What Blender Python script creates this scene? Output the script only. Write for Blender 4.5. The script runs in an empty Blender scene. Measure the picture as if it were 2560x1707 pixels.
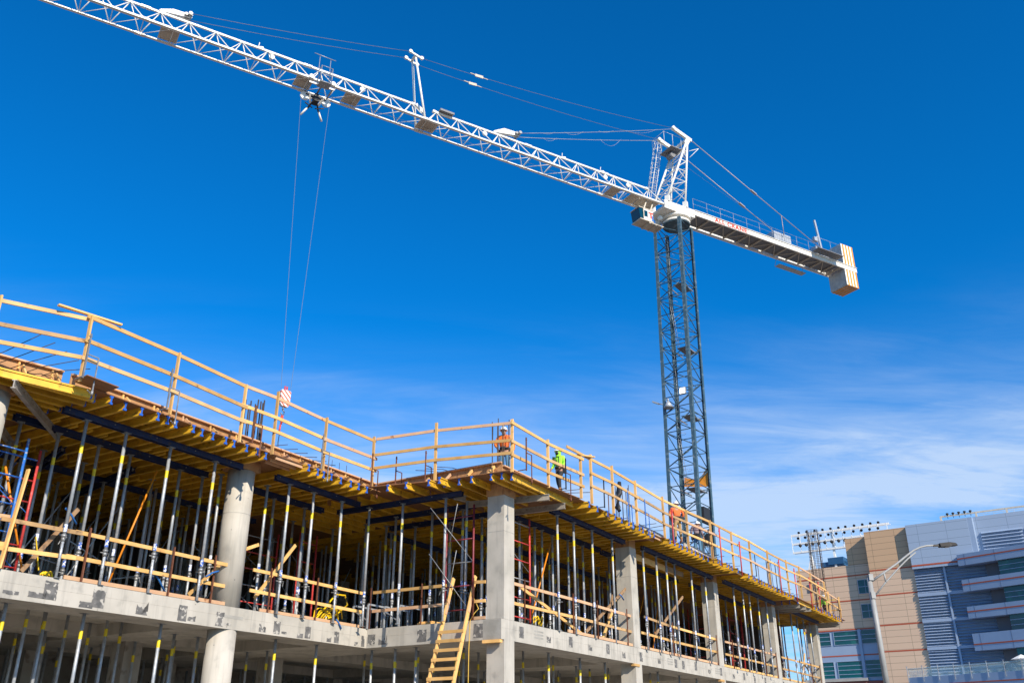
import bpy, bmesh, math, random
from mathutils import Vector, Matrix
R = math.radians
S = bpy.context.scene
C = S.collection
rnd = random.Random(7)
# ------------------------------------------------------------------ camera
cam_d = bpy.data.cameras.new("Camera")
cam = bpy.data.objects.new("Camera", cam_d)
C.objects.link(cam)
PITCH = R(24.16)
FPX = 2289.0
cam.location = (0, 0, 1.6)
cam.rotation_euler = (R(90) + PITCH, 0, 0)
cam_d.sensor_width = 36
cam_d.lens = FPX / 2560 * 36
cam_d.clip_start = 0.1
cam_d.clip_end = 5000
S.camera = cam
S.render.resolution_x = 1024
S.render.resolution_y = 682
# ------------------------------------------------------------------ sky + sun
SUN_AZ, SUN_EL = 149.0, 31.0          # azimuth clockwise from +Y (view direction)
W_ = bpy.data.worlds.new("World")
S.world = W_
W_.use_nodes = True
nt = W_.node_tree
nt.nodes.clear()
def nd(t, **k):
    n = nt.nodes.new(t)
    for a, b in k.items():
        if a.startswith('i_'):
            n.inputs[a[2:].replace('_', ' ')].default_value = b
        else:
            setattr(n, a, b)
    return n
def lk(a, b): nt.links.new(a, b)
sky = nd('ShaderNodeTexSky', sky_type='NISHITA', sun_disc=False)
sky.sun_elevation = R(SUN_EL)
sky.sun_rotation = R(SUN_AZ)
sky.air_density = 1.0
sky.dust_density = 0.25
sky.ozone_density = 3.0
gam = nd('ShaderNodeGamma'); gam.inputs['Gamma'].default_value = 1.08
mul = nd('ShaderNodeMix', data_type='RGBA', blend_type='MULTIPLY')
mul.inputs['Factor'].default_value = 1.0
mul.inputs['B'].default_value = (0.015, 0.80, 1.38, 1)
lk(sky.outputs[0], gam.inputs[0]); lk(gam.outputs[0], mul.inputs['A'])
tc = nd('ShaderNodeTexCoord')
sep = nd('ShaderNodeSeparateXYZ'); lk(tc.outputs['Generated'], sep.inputs[0])
def mth(op, a, b=None, clamp=False):
    n = nd('ShaderNodeMath', operation=op, use_clamp=clamp)
    for i, v in enumerate((a, b)):
        if v is None: continue
        if isinstance(v, (int, float)): n.inputs[i].default_value = v
        else: lk(v, n.inputs[i])
    return n.outputs[0]
zz = mth('ADD', sep.outputs['Z'], 0.12)
cx_ = mth('DIVIDE', sep.outputs['X'], zz)
cy_ = mth('DIVIDE', sep.outputs['Y'], zz)
cmb = nd('ShaderNodeCombineXYZ'); lk(cx_, cmb.inputs[0]); lk(cy_, cmb.inputs[1])
mp = nd('ShaderNodeMapping'); lk(cmb.outputs[0], mp.inputs[0])
mp.inputs['Rotation'].default_value = (0, 0, R(-14))
mp.inputs['Scale'].default_value = (0.5, 1.1, 1)
mp.inputs['Location'].default_value = (4.1, 2.2, 0)
n1 = nd('ShaderNodeTexNoise', i_Scale=1.1, i_Detail=9.0, i_Roughness=0.58, i_Distortion=0.9)
lk(mp.outputs[0], n1.inputs['Vector'])
mp2 = nd('ShaderNodeMapping'); lk(cmb.outputs[0], mp2.inputs[0])
mp2.inputs['Rotation'].default_value = (0, 0, R(-22))
mp2.inputs['Scale'].default_value = (0.9, 3.2, 1)
n2 = nd('ShaderNodeTexNoise', i_Scale=1.6, i_Detail=12.0, i_Roughness=0.68, i_Distortion=1.1)
lk(mp2.outputs[0], n2.inputs['Vector'])
r1 = nd('ShaderNodeMapRange', clamp=True); lk(n1.outputs[0], r1.inputs[0])
r1.inputs[1].default_value = 0.42; r1.inputs[2].default_value = 0.70
r2 = nd('ShaderNodeMapRange', clamp=True); lk(n2.outputs[0], r2.inputs[0])
r2.inputs[1].default_value = 0.36; r2.inputs[2].default_value = 0.80
cl = mth('MULTIPLY', r1.outputs[0], mth('ADD', mth('MULTIPLY', r2.outputs[0], 0.75), 0.25))
# cloud sheet sits low in the sky and thickens towards the horizon
lo = nd('ShaderNodeMapRange', clamp=True, interpolation_type='SMOOTHSTEP'); lk(sep.outputs['Z'], lo.inputs[0])
lo.inputs[1].default_value = 0.46; lo.inputs[2].default_value = 0.22
lo.inputs[3].default_value = 0.0; lo.inputs[4].default_value = 1.0
hz = nd('ShaderNodeMapRange', clamp=True, interpolation_type='SMOOTHSTEP'); lk(sep.outputs['Z'], hz.inputs[0])
hz.inputs[1].default_value = 0.43; hz.inputs[2].default_value = 0.22
hz.inputs[3].default_value = 0.0; hz.inputs[4].default_value = 0.66
amt = mth('ADD', mth('MULTIPLY', mth('MULTIPLY', cl, lo.outputs[0]), 1.05), mth('MULTIPLY', hz.outputs[0], mth('ADD', mth('MULTIPLY', mth('ADD', r1.outputs[0], r2.outputs[0]), 0.45), 0.3)), clamp=True)
amt = mth('MINIMUM', amt, 0.82)
mixc = nd('ShaderNodeMix', data_type='RGBA')
lk(amt, mixc.inputs['Factor']); lk(mul.outputs['Result'], mixc.inputs['A'])
mixc.inputs['B'].default_value = (5.0, 6.2, 8.0, 1)
bg = nd('ShaderNodeBackground'); bg.inputs[1].default_value = 0.10
lk(mixc.outputs['Result'], bg.inputs[0])
wo = nd('ShaderNodeOutputWorld'); lk(bg.outputs[0], wo.inputs[0])
sl = bpy.data.lights.new("Sun", 'SUN'); sl.energy = 4.8; sl.angle = R(0.53); sl.color = (1.0, 0.89, 0.73)
so = bpy.data.objects.new("Sun", sl); C.objects.link(so)
sd = Vector((math.sin(R(SUN_AZ)) * math.cos(R(SUN_EL)), math.cos(R(SUN_AZ)) * math.cos(R(SUN_EL)), math.sin(R(SUN_EL))))
so.rotation_euler = sd.to_track_quat('Z', 'Y').to_euler()
so.location = (0, 0, 80)
S.view_settings.view_transform = 'Standard'
S.view_settings.look = 'None'
S.view_settings.exposure = 0.3
S.view_settings.gamma = 1.0
# ------------------------------------------------------------------ survey: pixel <-> place (2560 x 1707 photograph)
def ray(px, py):
    x = (px - 1280) / FPX; y = (853.5 - py) / FPX
    return Vector((x, math.cos(PITCH) - y * math.sin(PITCH), math.sin(PITCH) + y * math.cos(PITCH)))
def atz(px, py, z):
    r = ray(px, py); return r * ((z - 1.6) / r.z) + Vector((0, 0, 1.6))
def dirv(az): return Vector((math.sin(R(az)), math.cos(R(az)), 0))
def onplane(px, py, P, d):
    n = Vector((-d.y, d.x, 0)); r = ray(px, py)
    t = n.dot(P) / n.dot(r); return r * t + Vector((0, 0, 1.6))
BA = dirv(31.2); BB = Vector((-BA.y, BA.x, 0))
BO = atz(1260, 1545.5, 5.12); BO.z = 0
def W(a, b, z): return BO + BA * a + BB * b + Vector((0, 0, z))
BROT = math.atan2(BA.y, BA.x)         # rotation of the building frame
Z1, ZD = 5.12, 9.17                   # top of finished slab, top of the formwork deck
# ------------------------------------------------------------------ materials
def mat(name, col, rough=0.7, metal=0.0, spec=0.5):
    m = bpy.data.materials.new(name); m.use_nodes = True
    p = m.node_tree.nodes['Principled BSDF']
    p.inputs['Base Color'].default_value = (*col, 1)
    p.inputs['Roughness'].default_value = rough
    p.inputs['Metallic'].default_value = metal
    p.inputs['Specular IOR Level'].default_value = spec
    return m
def noisy(name, c1, c2, scale=2.0, rough=0.7, metal=0.0, stretch=(1, 1, 1), detail=6, c3=None, s3=9.0, lo=.35, hi=.68, bump=0.0, rand=0.0, lo3=.55, hi3=.68, coord='Object'):
    m = mat(name, c1, rough, metal); t = m.node_tree; p = t.nodes['Principled BSDF']
    co = t.nodes.new('ShaderNodeTexCoord'); mpn = t.nodes.new('ShaderNodeMapping')
    mpn.inputs['Scale'].default_value = stretch
    t.links.new(co.outputs[coord], mpn.inputs[0])
    src = mpn.outputs[0]
    oi = t.nodes.new('ShaderNodeObjectInfo')
    if rand:
        ad = t.nodes.new('ShaderNodeVectorMath'); ad.operation = 'ADD'
        sc = t.nodes.new('ShaderNodeMath'); sc.operation = 'MULTIPLY'; sc.inputs[1].default_value = 37.0
        t.links.new(oi.outputs['Random'], sc.inputs[0])
        t.links.new(src, ad.inputs[0]); t.links.new(sc.outputs[0], ad.inputs[1]); src = ad.outputs[0]
    nz = t.nodes.new('ShaderNodeTexNoise'); nz.inputs['Scale'].default_value = scale; nz.inputs['Detail'].default_value = detail
    t.links.new(src, nz.inputs['Vector'])
    rp = t.nodes.new('ShaderNodeMapRange'); rp.inputs[1].default_value = lo; rp.inputs[2].default_value = hi
    t.links.new(nz.outputs[0], rp.inputs[0])
    mx = t.nodes.new('ShaderNodeMix'); mx.data_type = 'RGBA'
    t.links.new(rp.outputs[0], mx.inputs['Factor'])
    mx.inputs['A'].default_value = (*c1, 1); mx.inputs['B'].default_value = (*c2, 1)
    out = mx.outputs['Result']
    if c3:
        nz3 = t.nodes.new('ShaderNodeTexNoise'); nz3.inputs['Scale'].default_value = s3; nz3.inputs['Detail'].default_value = 5
        t.links.new(src, nz3.inputs['Vector'])
        rp3 = t.nodes.new('ShaderNodeMapRange'); rp3.inputs[1].default_value = lo3; rp3.inputs[2].default_value = hi3
        t.links.new(nz3.outputs[0], rp3.inputs[0])
        mx3 = t.nodes.new('ShaderNodeMix'); mx3.data_type = 'RGBA'
        t.links.new(rp3.outputs[0], mx3.inputs['Factor']); t.links.new(out, mx3.inputs['A']); mx3.inputs['B'].default_value = (*c3, 1)
        out = mx3.outputs['Result']
    if rand:
        hv = t.nodes.new('ShaderNodeHueSaturation')
        mr = t.nodes.new('ShaderNodeMapRange'); mr.inputs[3].default_value = 1 - rand; mr.inputs[4].default_value = 1 + rand
        t.links.new(oi.outputs['Random'], mr.inputs[0]); t.links.new(mr.outputs[0], hv.inputs['Value'])
        t.links.new(out, hv.inputs['Color']); out = hv.outputs[0]
    t.links.new(out, p.inputs['Base Color'])
    if bump:
        b = t.nodes.new('ShaderNodeBump'); b.inputs['Strength'].default_value = bump; b.inputs['Distance'].default_value = 0.02
        t.links.new(nz.outputs[0], b.inputs['Height']); t.links.new(b.outputs[0], p.inputs['Normal'])
    return m
M = {}
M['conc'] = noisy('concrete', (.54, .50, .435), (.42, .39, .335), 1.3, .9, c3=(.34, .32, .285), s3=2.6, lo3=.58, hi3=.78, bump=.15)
def streaks(m, amt=.6, dark=(.25, .235, .21)):
    t = m.node_tree; p = t.nodes['Principled BSDF']; src = p.inputs['Base Color'].links[0].from_socket
    co = t.nodes.new('ShaderNodeTexCoord'); mp_ = t.nodes.new('ShaderNodeMapping'); mp_.inputs['Scale'].default_value = (7, 7, .55)
    nz = t.nodes.new('ShaderNodeTexNoise'); nz.inputs['Scale'].default_value = 1.0; nz.inputs['Detail'].default_value = 7
    rp = t.nodes.new('ShaderNodeMapRange'); rp.inputs[1].default_value = .52; rp.inputs[2].default_value = .78; rp.inputs[4].default_value = amt
    mx = t.nodes.new('ShaderNodeMix'); mx.data_type = 'RGBA'; mx.inputs['B'].default_value = (*dark, 1)
    t.links.new(co.outputs['Object'], mp_.inputs[0]); t.links.new(mp_.outputs[0], nz.inputs['Vector']); t.links.new(nz.outputs[0], rp.inputs[0]); t.links.new(rp.outputs[0], mx.inputs['Factor']); t.links.new(src, mx.inputs['A'])
    v = t.nodes.new('ShaderNodeTexVoronoi'); v.inputs['Scale'].default_value = 2.3; t.links.new(co.outputs['Object'], v.inputs['Vector'])
    r2 = t.nodes.new('ShaderNodeMapRange'); r2.inputs[1].default_value = .055; r2.inputs[2].default_value = .03; r2.inputs[4].default_value = .6; t.links.new(v.outputs['Distance'], r2.inputs[0])
    m2 = t.nodes.new('ShaderNodeMix'); m2.data_type = 'RGBA'; m2.inputs['B'].default_value = (.12, .11, .10, 1); t.links.new(r2.outputs[0], m2.inputs['Factor']); t.links.new(mx.outputs['Result'], m2.inputs['A'])
    t.links.new(m2.outputs['Result'], p.inputs['Base Color'])
streaks(M['conc'])
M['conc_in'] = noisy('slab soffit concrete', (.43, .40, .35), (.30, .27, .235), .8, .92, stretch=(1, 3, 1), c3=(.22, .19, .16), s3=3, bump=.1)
M['tar'] = noisy('dark coating patch', (.10, .098, .095), (.20, .19, .18), 7, .85, c3=(.46, .43, .38), s3=9, lo3=.57, hi3=.61)
M['damp'] = noisy('damp repaired concrete', (.30, .285, .25), (.42, .40, .36), 3, .9)
M['wood'] = noisy('sawn lumber', (.78, .47, .17), (.64, .36, .115), 3.0, .75, stretch=(1, 1, 1), c3=(.36, .19, .07), s3=5, lo3=.66, hi3=.76, rand=.24)
M['woodold'] = noisy('handled lumber', (.66, .41, .18), (.46, .28, .13), 2.0, .8, c3=(.22, .13, .07), s3=3.5, lo3=.60, hi3=.70, rand=.2)
M['wood2'] = noisy('weathered lumber', (.40, .25, .13), (.27, .155, .08), 3.0, .8, c3=(.16, .10, .06), s3=6, rand=.15)
M['woodpink'] = noisy('fresh lumber', (.62, .36, .21), (.68, .43, .24), 3.0, .75, c3=(.36, .16, .07), s3=5, lo3=.62, hi3=.72, rand=.1)
M['deckply_shade'] = noisy('film faced ply darkened for shade', (.24, .105, .045), (.32, .15, .06), 1.5, .6, stretch=(1, 3, 1), c3=(.16, .08, .035), s3=3)  # brown film face, darkened further to deepen the shade between the beams
M['floor'] = noisy('slab top darkened to cut bounce', (.24, .22, .195), (.16, .15, .13), 1.2, .95)  # concrete darkened so less sunlight bounces up under the deck
M['wall_shade'] = noisy('wall colour darkened as shade', (.10, .09, .08), (.07, .065, .06), 1, .95)  # near-black colour stands in for the shade deep inside the building
M['ply'] = noisy('plywood form face', (.42, .21, .085), (.56, .31, .13), 2.2, .6, stretch=(1, 3, 1), c3=(.28, .13, .055), s3=3, rand=.1)
M['yellow'] = noisy('yellow varnished timber', (.82, .49, .035), (.60, .33, .025), 3, .45, stretch=(1, 1, 1), c3=(.22, .12, .02), s3=7, lo3=.60, hi3=.72, rand=.2)
M['bluecap'] = mat('blue plastic', (.02, .12, .55), .4)
M['navy'] = noisy('navy painted steel', (.008, .022, .085), (.014, .036, .12), 4, .5, .2, c3=(.06, .05, .05), s3=12)
M['galv'] = noisy('galvanised steel', (.47, .49, .51), (.33, .36, .40), 9, .45, .3, c3=(.34, .31, .28), s3=14, lo3=.6, hi3=.75, rand=.12)
M['galvdk'] = noisy('worn perforated steel', (.38, .39, .40), (.22, .22, .22), 16, .5, .5, stretch=(1, 1, .6), rand=.15)
M['band'] = noisy('yellow label band', (.85, .66, .02), (.75, .56, .02), 20, .5, c3=(.10, .09, .04), s3=26, lo3=.62, hi3=.68)
M['label'] = noisy('blue and white label', (.75, .78, .85), (.04, .12, .5), 18, .5, lo=.5, hi=.52)
M['rust'] = noisy('rusted steel', (.13, .045, .025), (.22, .085, .045), 10, .8, .2, rand=.15)
M['redsteel'] = noisy('red painted steel', (.62, .045, .035), (.45, .05, .05), 6, .45, c3=(.72, .12, .12), s3=11)
M['bluesteel'] = noisy('blue painted steel', (.02, .12, .50), (.03, .20, .60), 7, .45, c3=(.45, .45, .47), s3=13, lo3=.58, hi3=.64)
M['maroon'] = noisy('maroon painted steel', (.16, .02, .035), (.28, .04, .05), 6, .5)
M['orangetube'] = mat('orange painted tube', (.75, .24, .01), .5)
M['alum'] = noisy('weathered aluminium', (.50, .46, .40), (.38, .34, .29), 3, .5, .35, c3=(.28, .25, .21), s3=8)
M['rebar'] = mat('reinforcing steel', (.075, .055, .045), .7, .4)
M['white'] = noisy('white crane paint', (.86, .84, .78), (.80, .77, .70), 1.5, .42, c3=(.55, .47, .37), s3=2.5, lo3=.66, hi3=.8)
M['cream'] = noisy('dusty white steel', (.62, .55, .44), (.52, .45, .35), 2, .6)
M['mast'] = noisy('slate blue paint', (.042, .09, .125), (.06, .115, .15), 1.2, .45, c3=(.17, .22, .24), s3=3)
M['mesh'] = mat('grey walkway grating', (.22, .22, .23), .7, .3)
M['cable'] = mat('steel rope', (.16, .16, .17), .5, .2)
M['line'] = mat('thin hoist rope', (.16, .19, .22), .6, .2)
M['pend'] = mat('pendant bar', (.42, .36, .33), .5, .3)
M['cgrey'] = noisy('ballast concrete', (.55, .53, .50), (.42, .40, .38), 2, .85)
M['orange'] = mat('orange paint', (.80, .29, .02), .6)
M['whitep'] = mat('white paint', (.85, .84, .80), .6)
M['red'] = mat('red paint', (.75, .07, .04), .5)
M['black'] = mat('black rubber', (.02, .02, .022), .6)
M['hoseyel'] = mat('yellow hose', (.85, .56, .01), .45)
M['rope'] = mat('yellow rope', (.70, .45, .08), .8)
M['bluestrap'] = mat('blue strap', (.02, .14, .42), .7)
M['teal'] = noisy('teal glass', (.0, .085, .095), (.0, .05, .065), .35, .08, c3=(.01, .12, .11), s3=.9)
M['cabglass'] = mat('cab glass', (.004, .045, .07), .08, 0, .6)
M['hiviz'] = mat('lime cloth', (.42, .95, .06), .8)
M['orangecl'] = mat('orange cloth', (.95, .20, .02), .8)
M['orangedk'] = mat('burnt orange cloth', (.80, .17, .04), .85)
M['refl'] = mat('reflective tape', (.75, .75, .55), .4)
M['jean'] = mat('denim', (.10, .22, .34), .9)
M['dark'] = mat('dark cloth', (.03, .032, .036), .9)
M['khaki'] = mat('khaki cloth', (.42, .27, .12), .9)
M['plaid'] = noisy('striped shirt', (.12, .07, .09), (.30, .22, .22), 14, .9, stretch=(.05, .05, 1), lo=.49, hi=.51)
M['skin'] = mat('skin', (.42, .22, .14), .6)
M['helmet'] = mat('white helmet shell', (.82, .83, .84), .3)
M['boot'] = mat('tan leather', (.28, .13, .05), .8)
M['polegrey'] = noisy('grey pole paint', (.36, .36, .35), (.30, .30, .29), 4, .5)
M['lampdk'] = mat('dark lamp housing', (.02, .018, .018), .55, 0, .3)
M['paint_or'] = mat('orange stripe', (.42, .085, .035), .6)
M['bldblue'] = noisy('blue grey metal panel', (.29, .37, .50), (.26, .34, .47), .6, .45, .0)
M['louv'] = mat('louvre metal', (.20, .27, .38), .45, .0)
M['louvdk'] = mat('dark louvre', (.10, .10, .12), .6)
M['blueroof'] = mat('blue roof metal', (.02, .09, .20), .5)
M['brick'] = mat('red brick', (.25, .08, .06), .9)
M['asphalt'] = noisy('asphalt', (.05, .05, .05), (.07, .068, .065), 3, .95)
M['dirt'] = noisy('bare ground', (.24, .21, .17), (.18, .155, .125), .4, .95)
M['pave'] = noisy('pavement concrete', (.42, .40, .37), (.36, .34, .31), 1, .9)
M['paintw'] = mat('road marking', (.75, .75, .72), .7)
M['foliage'] = noisy('leaves', (.05, .09, .025), (.10, .13, .03), 5, .8)
def panelmat(name, col, line, w, h, tile=.5, var=.06):
    m = mat(name, col, .62); t = m.node_tree; p = t.nodes['Principled BSDF']
    co = t.nodes.new('ShaderNodeTexCoord'); sp = t.nodes.new('ShaderNodeSeparateXYZ'); cb = t.nodes.new('ShaderNodeCombineXYZ')
    t.links.new(co.outputs['Object'], sp.inputs[0]); t.links.new(sp.outputs[0], cb.inputs[0]); t.links.new(sp.outputs[2], cb.inputs[1])
    b = t.nodes.new('ShaderNodeTexBrick'); b.offset = 0.0
    b.inputs['Scale'].default_value = 1; b.inputs['Brick Width'].default_value = w; b.inputs['Row Height'].default_value = h
    b.inputs['Mortar Size'].default_value = .022; b.inputs['Mortar Smooth'].default_value = 0
    b.inputs['Color1'].default_value = (*[c * (1 + var) for c in col], 1); b.inputs['Color2'].default_value = (*[c * (1 - var) for c in col], 1)
    b.inputs['Mortar'].default_value = (*line, 1); b.inputs['Bias'].default_value = 0
    t.links.new(cb.outputs[0], b.inputs['Vector']); t.links.new(b.outputs[0], p.inputs['Base Color'])
    return m
M['tan'] = panelmat('tan facade panel', (.64, .45, .31), (.26, .19, .13), 3.2, .82, var=.02)
M['tandk'] = panelmat('brown facade panel', (.56, .36, .21), (.22, .15, .09), 3.2, .82, var=.02)
M['bpan'] = panelmat('blue grey facade panel', (.31, .39, .51), (.17, .22, .29), 3.6, 1.05, var=.015)
# ------------------------------------------------------------------ mesh helpers
class MB:
    def __init__(s): s.v = []; s.f = []; s.m = []; s.mi = 0; s.smooth = []
    def add(s, vs, fs, sm=False):
        n = len(s.v); s.v += [Vector(v) for v in vs]
        for f in fs: s.f.append([i + n for i in f]); s.m.append(s.mi); s.smooth.append(sm)
        return s
    def hexa(s, p):
        return s.add(p, [(0, 3, 2, 1), (4, 5, 6, 7), (0, 1, 5, 4), (1, 2, 6, 5), (2, 3, 7, 6), (3, 0, 4, 7)])
    def box(s, x0, x1, y0, y1, z0, z1, T=None):
        p = [(x0, y0, z0), (x1, y0, z0), (x1, y1, z0), (x0, y1, z0), (x0, y0, z1), (x1, y0, z1), (x1, y1, z1), (x0, y1, z1)]
        if T: p = [T(*q) for q in p]
        return s.hexa(p)
    def bar(s, A, B, w, h, up=(0, 0, 1), roll=0):
        A = Vector(A); B = Vector(B); d = (B - A).normalized(); up = Vector(up)
        if abs(d.dot(up)) > .99: up = Vector((BB.x, BB.y, 0))
        x = d.cross(up).normalized(); y = x.cross(d).normalized()
        x *= w / 2; y *= h / 2
        return s.hexa([A - x - y, A + x - y, A + x + y, A - x + y, B - x - y, B + x - y, B + x + y, B - x + y])
    def tube(s, A, B, r, n=8, r2=None, cap=True):
        A = Vector(A); B = Vector(B); r2 = r if r2 is None else r2
        d = (B - A).normalized(); up = Vector((0, 0, 1)) if abs(d.z) < .95 else Vector((1, 0, 0))
        x = d.cross(up).normalized(); y = d.cross(x).normalized()
        vs = []
        for P, q in ((A, r), (B, r2)):
            for i in range(n):
                a = 2 * math.pi * i / n; vs.append(P + x * math.cos(a) * q + y * math.sin(a) * q)
        s.add(vs, [(i, (i + 1) % n, n + (i + 1) % n, n + i) for i in range(n)], True)
        if cap:
            k = len(s.v) - 2 * n
            s.f.append([k + i for i in range(n)][::-1]); s.m.append(s.mi); s.smooth.append(False)
            s.f.append([k + n + i for i in range(n)]); s.m.append(s.mi); s.smooth.append(False)
        return s
    def path(s, pts, r, n=6):
        pts = [Vector(p) for p in pts]; rings = []
        for i, P in enumerate(pts):
            d = (pts[min(i + 1, len(pts) - 1)] - pts[max(i - 1, 0)]).normalized()
            up = Vector((0, 0, 1)) if abs(d.z) < .95 else Vector((1, 0, 0))
            x = d.cross(up).normalized(); y = d.cross(x).normalized()
            rr = r[i] if isinstance(r, (list, tuple)) else r
            rings.append([P + x * math.cos(2 * math.pi * k / n) * rr + y * math.sin(2 * math.pi * k / n) * rr for k in range(n)])
        vs = [v for q in rings for v in q]; fs = []
        for i in range(len(pts) - 1):
            for k in range(n): fs.append((i * n + k, i * n + (k + 1) % n, (i + 1) * n + (k + 1) % n, (i + 1) * n + k))
        fs.append(tuple(range(n))[::-1]); fs.append(tuple((len(pts) - 1) * n + k for k in range(n)))
        return s.add(vs, fs, True)
    def prism(s, poly, z0, z1, T=None):
        n = len(poly)
        p = [(x, y, z0) for x, y in poly] + [(x, y, z1) for x, y in poly]
        if T: p = [T(*q) for q in p]
        return s.add(p, [tuple(range(n))[::-1], tuple(range(n, 2 * n))] + [(i, (i + 1) % n, n + (i + 1) % n, n + i) for i in range(n)])
    def ball(s, c, r, n=10, m=6, sc=(1, 1, 1), zmin=-1):
        c = Vector(c); vs = []; fs = []
        for j in range(m + 1):
            t = math.acos(max(-1, zmin)) * j / m
            for i in range(n):
                a = 2 * math.pi * i / n
                vs.append(c + Vector((math.sin(t) * math.cos(a) * r * sc[0], math.sin(t) * math.sin(a) * r * sc[1], math.cos(t) * r * sc[2])))
        for j in range(m):
            for i in range(n): fs.append((j * n + i, (j + 1) * n + i, (j + 1) * n + (i + 1) % n, j * n + (i + 1) % n))
        return s.add(vs, fs, True)
def link(o, parent=None, M_=None):
    C.objects.link(o)
    if parent is not None: o.parent = parent
    return o
def build(mb, name, mats, parent=None, world=True):
    """ONE mesh object; vertices are given in world space unless world=False (parent's local space)."""
    me = bpy.data.meshes.new(name)
    vs = mb.v
    if parent is not None and world:
        inv = PM[parent.name].inverted(); vs = [inv @ v for v in vs]
    me.from_pydata([tuple(v) for v in vs], [], mb.f)
    for m in (mats if isinstance(mats, (list, tuple)) else [mats]): me.materials.append(m)
    for p, i, sm in zip(me.polygons, mb.m, mb.smooth): p.material_index = i; p.use_smooth = sm
    me.update()
    bm = bmesh.new(); bm.from_mesh(me); bmesh.ops.recalc_face_normals(bm, faces=bm.faces); bm.to_mesh(me); bm.free()
    o = bpy.data.objects.new(name, me); link(o, parent)
    if parent is not None: PM[o.name] = PM[parent.name]
    else: PM[o.name] = Matrix()
    return o
PM = {}
def tag(o, label=None, cat=None, group=None, kind=None):
    if label: o['label'] = label
    if cat: o['category'] = cat
    if group: o['group'] = group
    if kind: o['kind'] = kind
    return o
def empty(name, loc, rz=0, label=None, cat=None, group=None):
    o = bpy.data.objects.new(name, None); o.location = loc; o.rotation_euler = (0, 0, rz)
    o.empty_display_size = .2; link(o); tag(o, label, cat, group)
    PM[o.name] = Matrix.Translation(Vector(loc)) @ Matrix.Rotation(rz, 4, 'Z')
    return o
def solo(mb, name, mats, label, cat, group=None, origin=None, rz=0):
    """a top-level thing that is one mesh, its origin at its own place"""
    if origin is None:
        n = len(mb.v); c = sum(mb.v, Vector()) / n; origin = Vector((c.x, c.y, min(v.z for v in mb.v)))
    T_ = Matrix.Translation(Vector(origin)) @ Matrix.Rotation(rz, 4, 'Z'); inv = T_.inverted()
    mb.v = [inv @ v for v in mb.v]
    o = build(mb, name, mats); o.location = origin; o.rotation_euler = (0, 0, rz)
    return tag(o, label, cat, group)
def struct(mb, name, m): return tag(build(mb, name, m), kind='structure')
def copy_tree(o, parent=None):
    c = o.copy(); C.objects.link(c); c.parent = parent
    for ch in o.children: copy_tree(ch, c)
    return c
ORD = ['first', 'second', 'third', 'fourth', 'fifth', 'sixth', 'seventh', 'eighth', 'ninth', 'tenth', 'eleventh', 'twelfth', 'thirteenth', 'fourteenth', 'fifteenth', 'sixteenth', 'seventeenth', 'eighteenth', 'nineteenth', 'twentieth']
TENS = {2: 'twenty', 3: 'thirty', 4: 'forty', 5: 'fifty', 6: 'sixty', 7: 'seventy', 8: 'eighty', 9: 'ninety'}
def ordn(i):
    if i < 20: return ORD[i]
    t, u = divmod(i + 1, 10)
    return TENS[t][:-1] + 'ieth' if u == 0 else TENS[t] + '-' + ORD[u - 1]
# ================================================================== GROUND (all below the frame, it only throws light back)
g = MB(); g.box(-2500, 2500, -2500, 2500, -1, 0); struct(g, 'ground', M['dirt'])
g = MB(); g.box(-60, 130, -9.2, -2.6, .002, .004, lambda a, b, z: W(a, b - 9, z)); struct(g, 'road', M['asphalt'])
g = MB(); g.box(-60, 130, -2.6, 1.4, .0, .14, lambda a, b, z: W(a, b - 9, z)); struct(g, 'pavement', M['pave'])
g = MB()
for i in range(40): g.box(-60 + i * 4.5, -57.5 + i * 4.5, -5.96, -5.84, .004, .008, lambda a, b, z: W(a, b - 9, z))
struct(g, 'road_markings', M['paintw'])
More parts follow.
